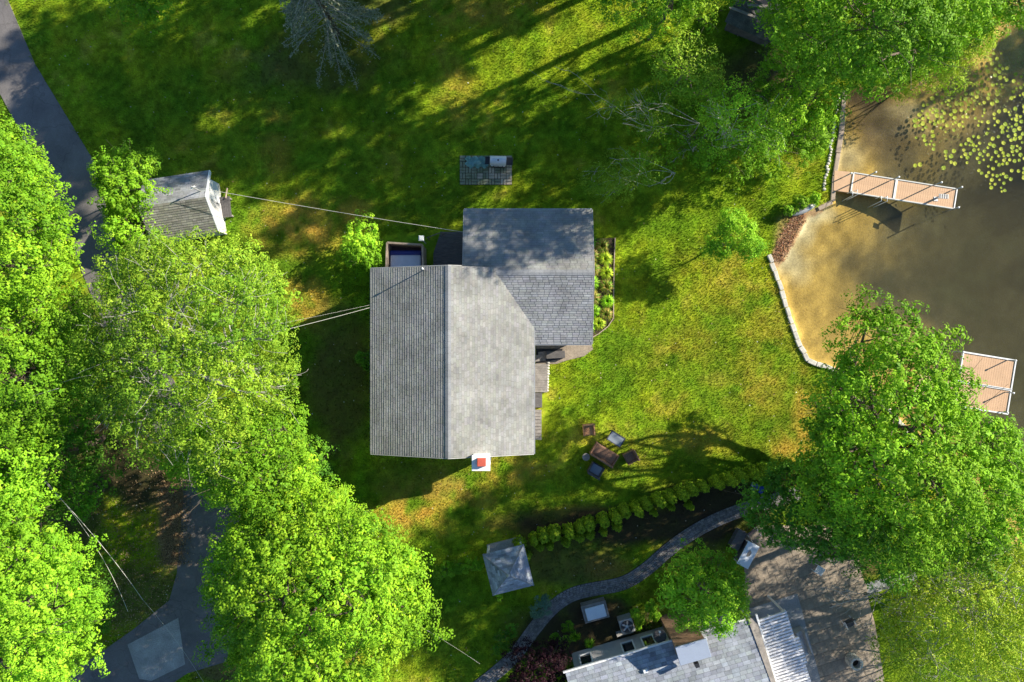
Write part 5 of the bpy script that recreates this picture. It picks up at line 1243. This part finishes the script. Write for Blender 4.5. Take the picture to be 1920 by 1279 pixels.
# collapsed dark shed at the top
cs = thing('collapsed_shed', 'dark collapsed shed with a sagging weathered roof among the top trees', 'shed', (*P(1405, 50)[:2], 0), math.radians(-22))
MB().box((0, .2, .7), (2.6, 1.9, 1.4)).build('wall', M['deckwood'], cs, local=True)
MB().slab([Vector((-1.6, -1.1, 1.5)), Vector((1.5, -1.1, 1.2)), Vector((1.5, .1, 2.0)), Vector((-1.6, .1, 2.15))], .1).build('roof_slope', M['roofold'], cs, local=True)
MB().slab([Vector((-1.2, .25, 2.0)), Vector((1.5, .2, 1.7)), Vector((1.4, 1.2, 1.1)), Vector((-1.0, 1.3, 1.4))], .1).build('roof_slope', M['pinkfloor'], cs, local=True)
rng = np.random.default_rng(3)
for k in range(9): MB().box((rng.uniform(-1.1, 1.2), rng.uniform(-.9, .9), 2.05 + .04 * k - .1), (rng.uniform(.9, 1.9), .14, .04), rng.uniform(-.35, .35), 0, .08).build('plank', M['greywood'] if k % 3 == 0 else M['deckwood'], cs, local=True)

# ------------------------------------------------------------------ shore walls
def wall_run(obj, pts, w, h, ln, m, z=.0, jit=.04, piece='cap_stone'):
    rng = np.random.default_rng(len(pts)); pts = [P(*p) for p in pts]
    for a, b in zip(pts[:-1], pts[1:]):
        d = b - a; n = max(1, round(d.length / ln)); an = math.atan2(d.y, d.x)
        for k in range(n):
            c = a + d * (k + .5) / n; MB().box((c.x + rng.normal() * jit * .4, c.y + rng.normal() * jit * .4, z + rng.normal() * .01), (d.length / n - .02, w * rng.uniform(.9, 1.15), h), an + rng.normal() * jit).build(piece, m, obj, bevel=.03)
bw = thing('timber_shore_wall', 'straight tan timber bulkhead wall running up from the first dock', 'wall', P(1568, 300))
wall_run(bw, [(1582, 170), (1577, 245), (1564, 330), (1560, 378)], .28, .55, 1.1, M['timber'], -.18, .005, 'beam')
wall_run(bw, [(1560, 379), (1533, 392)], .26, .55, .9, M['timber'], -.18, .01, 'beam')
sw_ = thing('stone_shore_wall', 'low pale stone seawall curving down to the oak', 'wall', P(1480, 590))
wall_run(sw_, [(1441, 478), (1452, 508), (1464, 545), (1479, 592), (1489, 622), (1499, 650), (1514, 676), (1530, 682), (1548, 687), (1618, 718), (1718, 828), (1798, 928)], .25, .6, .55, M['stone'], -.17)
lw = thing('shore_stones', 'line of rough edging stones on the grass side of the timber shore wall', 'edging', P(1555, 330))
for k in range(34):
    f = k / 33; px = 1572 - 27 * f + random.uniform(-2, 2); py = 180 + 175 * f
    rock('stone', M['stone'], lw, (*P(px, py)[:2], .03), .07 + .06 * random.random(), 200 + k)
bo_ = thing('upturned_rowboat', 'small grey boat pulled up on the grass bank below the first dock', 'boat', (*P(1505, 394)[:2], .12), math.radians(22))
V = []; ns, nr2 = 12, 7
for i in range(ns):
    t = i / (ns - 1); x = (t - .5) * 1.5; hw = .22 * math.sin(math.pi * (.12 + .83 * t)) ** .7
    for j in range(nr2): a_ = math.pi * j / (nr2 - 1); V.append((x, hw * math.cos(a_), .22 * math.sin(a_) * math.sin(math.pi * (.15 + .7 * t))))
bh = MB().add(V, [(i * nr2 + j, (i + 1) * nr2 + j, (i + 1) * nr2 + j + 1, i * nr2 + j + 1) for i in range(ns - 1) for j in range(nr2 - 1)] + [tuple(range(nr2)), tuple((ns - 1) * nr2 + j for j in range(nr2 - 1, -1, -1))]).build('hull', M['dullsteel'], bo_, local=True, smooth=True)
MB().tube([(-.72, 0, .17), (0, 0, .25), (.72, 0, .17)], .02, 6).build('keel', M['greywood'], bo_, local=True)
# wrack on the beach: uncountable
rng = np.random.default_rng(41); n = 2600
bx = rng.uniform(1450, 1510, n); by_ = rng.uniform(398, 490, n); cen = 1500 - (by_ - 398) * .48; kk = np.abs(bx - cen) < 16 * rng.random(n) ** .4 + 3
bx, by_ = bx[kk], by_[kk]; n = len(bx); pos = np.array([P(a, b, .03) for a, b in zip(bx, by_)]); pos[:, 2] += rng.uniform(-.02, .06, n)
nr_a = rng.normal(size=(n, 3)) * .4 + np.array([0, 0, 1]); cc = np.array([(0.36, 0.15, 0.06), (0.24, 0.10, 0.05), (0.42, 0.24, 0.12), (.14, .07, .04)])[rng.integers(0, 4, n)] * rng.uniform(.7, 1.3, (n, 1))
tag(fast_mesh('leaf_litter', leaf_quads(pos, nr_a, .16 * rng.uniform(.5, 1.3, n), rng, .25), np.arange(n * 4).reshape(-1, 4), M['needle'], np.repeat(cc, 4, 0)), 'rusty brown leaf and twig wrack washed up on the little beach', 'wrack', kind='stuff')
n = len(LITTER); cc = np.array([(.5, .42, .28), (.30, .18, .09), (.55, .55, .45), (.20, .13, .07)])[rng.integers(0, 4, n)]
tag(fast_mesh('leaf_litter', leaf_quads(LITTER, rng.normal(size=(n, 3)) * .3 + np.array([0, 0, 1]), .075 * rng.uniform(.5, 1.4, n), rng, .7), np.arange(n * 4).reshape(-1, 4), M['needle'], np.repeat(cc, 4, 0)), 'stray dry leaves and pale fluff scattered over the lawn', 'leaf litter', kind='stuff')
# leaf litter beside the driveway and below the trees
n = 9000; bx = np.concatenate([rng.normal(325, 14, n // 2), rng.normal(240, 70, n // 2)]); by_ = np.concatenate([rng.uniform(880, 1060, n // 2), rng.normal(1060, 110, n // 2)])
pos = np.array([P(a, b, .06) for a, b in zip(bx, by_)]); k2 = clear_of(pos[:, 0], pos[:, 1]); k2[:n // 2] = True; pos = pos[k2]; n = len(pos)
cc = np.array([(0.40, 0.24, 0.11), (0.28, 0.16, 0.08), (0.5, 0.34, 0.18), (.12, .08, .04)])[rng.integers(0, 4, n)] * rng.uniform(.6, 1.2, (n, 1))
tag(fast_mesh('leaf_litter', leaf_quads(pos, rng.normal(size=(n, 3)) * .4 + np.array([0, 0, 1]), .09 * rng.uniform(.5, 1.3, n), rng, .6), np.arange(n * 4).reshape(-1, 4), M['needle'], np.repeat(cc, 4, 0)), 'dry tan leaf litter along the left side of the lower driveway', 'leaf litter', kind='stuff')

# ------------------------------------------------------------------ docks
def dock(label, corner, u, v, sections, width, zt=.12, name='boat_dock'):
    """corner: start, u: unit vector along, v: unit vector across (down in the picture)"""
    t = thing(name, label, 'dock', (corner.x, corner.y, 0)); s = 0.0; an = math.atan2(u.y, u.x)
    shared = None
    for L in sections:
        n = max(1, round(L / .135)); bwid = (L - .1) / n
        for k in range(n):
            c = corner + u * (s + .05 + (k + .5) * bwid) + v * width / 2
            if shared is None or shared[1] != L:
                ob = MB().box((0, 0, 0), (bwid - .008, width - .12, .03)).build('deck_board', M['dockboard'], t, local=True); shared = (ob, L)
            else: ob = shared[0].copy(); C.objects.link(ob)
            ob.location = (c.x - corner.x, c.y - corner.y, zt + random.uniform(-.001, .001)); ob.rotation_euler = (0, 0, an)
        for off in (.03, width - .03):
            c = corner + u * (s + L / 2) + v * off; MB().box((c.x, c.y, zt - .02), (L, .06, .14), an).build('side_rail', M['siding'], t)
        for e in (.02, L - .02):
            c = corner + u * (s + e) + v * width / 2; MB().box((c.x, c.y, zt - .01), (.06, width - .125, .13), an).build('end_rail', M['white'], t)
        s += L + .02
    return t
a = P(1600, 323, .12); b = P(1797, 354, .12); u = (b - a).normalized(); v = Vector((u.y, -u.x, 0)); Ltot = (b - a).length
W = 1.22
d1 = dock('tan-boarded boat dock running out from the timber wall near the lily pads', a, u, v, [Ltot * .41, Ltot * .575], W)
ra = P(1566, 322, .1); MB().slab([P(1565, 320, .12), P(1592, 322, .12), P(1598, 324, .12), P(1592, 361, .12), P(1563, 357, .12)], .12).build('landing_slab', M['dockboard'], d1)
def post(parent, px, py, h, m=M['white'], r=.035, name='post', z0=-.9):
    c = P(px, py, h); o_ = MB().tube([(c.x, c.y, z0), (c.x, c.y, h)], r, 8).build(name, m, parent, smooth=True); MB().lathe((c.x, c.y, h - .02), [(r, 0), (r * 1.7, .03), (r * 1.5, .07), (.01, .09)], 10).build('post_cap', M['white'], o_)
for px, py in ((1642, 323), (1685, 332), (1765, 342), (1803, 351), (1797, 389), (1596, 325)): post(d1, px, py, 1.15 if px != 1797 else .6, M['dullsteel'])
for px, py in ((1590, 362), (1599, 360), (1643, 372), (1654, 372)):
    c = P(px, py, .2); MB().tube([(c.x, c.y, .1), (c.x, c.y, .75), (c.x - .03, c.y - .28, .8), (c.x - .05, c.y - .36, -.7)], .022, 6).build('ladder_rail', M['white'], d1, smooth=True)
bn = thing('dock_bench', 'grey flat-topped cleaning bench near the outer end of the first dock', 'bench', (*P(1770, 368, .9)[:2], .14), math.atan2(u.y, u.x) + .1)
MB().box((0, 0, .72), (.55, .26, .04)).build('bench_top', M['dullsteel'], bn, local=True)
for k in range(4): MB().box((-.2 + k * .13, 0, .745), (.06, .24, .012)).build('slat', M['greywood'], bn, local=True)
MB().tube([(0, 0, .0), (0, 0, .7)], .03, 8).box((0, 0, .01), (.25, .25, .02)).build('pedestal', M['dullsteel'], bn, local=True)
# second dock, corner under the oak
a = P(1806, 660, .12); b = P(1904, 676, .12); u = (b - a).normalized(); v = Vector((u.y, -u.x, 0))
c2 = a + v * 0
d2 = thing('boat_dock', 'square tan-boarded dock platform showing right of the great oak', 'dock', (a.x, a.y, 0)); an = math.atan2(u.y, u.x); LW = (b - a).length
sh0 = None
for row, (o0, ln) in enumerate(((0, 1.72), (1.76, 1.4))):
    n = 22; bw_ = (LW - .1) / n
    for k in range(n):
        c = a + u * (.05 + (k + .5) * bw_) + v * (o0 + ln / 2); MB().box((c.x, c.y, .12), (bw_ - .008, ln - .1, .03), an).build('deck_board', M['dockboard'], d2)
    for off in (o0, o0 + ln): c = a + u * LW / 2 + v * off; MB().box((c.x, c.y, .11), (LW + .1, .08, .14), an).build('side_rail', M['white'], d2)
    for e in (0, LW): c = a + u * e + v * (o0 + ln / 2); MB().box((c.x, c.y, .11), (.07, ln - .085, .13), an).build('end_rail', M['white'], d2)
c = a - u * 1.3 + v * 2.3; 
MB().box((c.x, c.y, .115), (2.4, 1.2, .03), an).build('gangway', M['dockboard'], d2)
for px, py in ((1904, 676), (1900, 737), (1889, 774), (1806, 660)): post(d2, px, py, .8, M['dullsteel'])

# ------------------------------------------------------------------ lily pads
rng = np.random.default_rng(12); pads = []
PADZ = [(1712, 225), (1735, 190), (1775, 165), (1815, 150), (1850, 110), (1872, 85), (1885, 120), (1925, 150), (1930, 330), (1905, 320), (1885, 362), (1850, 352), (1835, 325), (1790, 310), (1760, 290), (1715, 262)]
poly = G(PADZ)
metas = []
for k in range(3):
    V = [(0, 0, .004)]; n = 16
    for j in range(n + 1): t = .22 + (2 * math.pi - .44) * j / n; r_ = 1 + rng.uniform(-.05, .05); V.append((math.cos(t) * r_, math.sin(t) * r_, .012 + .01 * rng.random()))
    me = bpy.data.meshes.new('lily_pad'); me.from_pydata(V, [], [(0, j + 1, j + 2) for j in range(n)]); me.materials.append(M['pad'])
    c_ = [(0.36, 0.42, 0.03), (0.42, 0.45, 0.045), (0.28, 0.36, 0.03)][k]; ca = me.color_attributes.new('tint', 'FLOAT_COLOR', 'POINT'); ca.data.foreach_set('color', np.tile(np.array([*c_, 1], np.float32), len(V)))
    metas.append(me)
tries = 0
while len(pads) < 285 and tries < 30000:
    tries += 1
    px, py = rng.uniform(1705, 1930), rng.uniform(80, 365)
    if not inside(PADZ, np.array([px]), np.array([py]))[0] and rng.random() > .02: continue
    if vnoise(np.array([px]), np.array([py]), 26, 3)[0] < .38 and rng.random() < .8: continue
    r = rng.uniform(.07, .145)
    p = P(px, py, -.23)
    if any((p.x - q[0]) ** 2 + (p.y - q[1]) ** 2 < (r + q[2]) ** 2 * .9 for q in pads): continue
    if abs(px - 1840) < 140 and inside(LAKE, np.array([p.x]), np.array([p.y]))[0]:
        pads.append((p.x, p.y, r))
for k, (x, y, r) in enumerate(pads):
    o = bpy.data.objects.new('lily_pad', metas[k % 3]); C.objects.link(o); o.location = (x, y, -.232); o.rotation_euler = (rng.normal() * .03, rng.normal() * .03, rng.uniform(0, 6.28)); o.scale = (r, r * rng.uniform(.85, 1), 1)
    tag(o, 'round yellow-green lily pad floating on the water near the first dock', 'lily pad', 'lily pads floating in the upper right of the pond')
# fine floating weed toward the shaded shore
n = 3000; bx = rng.uniform(1760, 1925, n); by_ = rng.uniform(60, 300, n); keep = (vnoise(bx, by_, 22, 9) > .5) & (rng.random(n) < sstep(330, 120, by_)); bx, by_ = bx[keep], by_[keep]
pos = np.array([P(a, b, -.233) for a, b in zip(bx, by_)]); k3 = inside(LAKE, pos[:, 0], pos[:, 1]); pos = pos[k3]; n = len(pos)
cc = np.array([(.26, .32, .06), (.34, .36, .10)])[rng.integers(0, 2, n)] * rng.uniform(.7, 1.2, (n, 1))
tag(fast_mesh('duckweed', leaf_quads(pos, np.tile([0, 0, 1.], (n, 1)), .07 * rng.uniform(.5, 1.2, n), rng, .9), np.arange(n * 4).reshape(-1, 4), M['pad'], np.repeat(cc, 4, 0)), 'fine scattered floating weed among the lily pads', 'pond weed', kind='stuff')

# ------------------------------------------------------------------ overhead wires
def wire(label, a, b, sag, r=.018):
    a, b = Vector(a), Vector(b); pts = [a.lerp(b, t / 16) - Vector((0, 0, sag * 4 * (t / 16) * (1 - t / 16))) for t in range(17)]
    tag(MB().tube(pts, r * .5, 5).build('overhead_wire', M['wire'], smooth=True), label, 'wire')
wire('pale service wire stretched from the shed mast to the wing of the house', L2W(sh, (1.58, .42, 3.95)), P(868, 435, 3.4), .35, .022)
wire('pale service wire running from the birch to the left eave of the main house', P(520, 622, 6.5), P(693, 577, 3.6), .2)
wire('thinner dark service wire just above the one reaching the left eave', P(520, 608, 6.5), P(693, 572, 3.6), .15, .008)
wire('right-hand cable of the pale pair crossing the lower driveway trees', P(60, 880, 8), P(268, 1125, 5.5), .3, .022)
wire('left-hand cable of the pale pair crossing the lower driveway trees', P(70, 885, 8), P(240, 1147, 5.5), .6, .018)
wire('thin dark cable crossing the concrete patch in the driveway', P(268, 1125, 5.5), P(385, 1285, 4.5), .2, .012)
wire('thin cable over the lawn to the right of the big round maple', P(780, 1170, 4), P(900, 1245, 3.5), .1, .008)
wire('short pale line over the tree crowns at the left edge', P(-20, 765, 10.5), P(110, 728, 11), .1, .012)
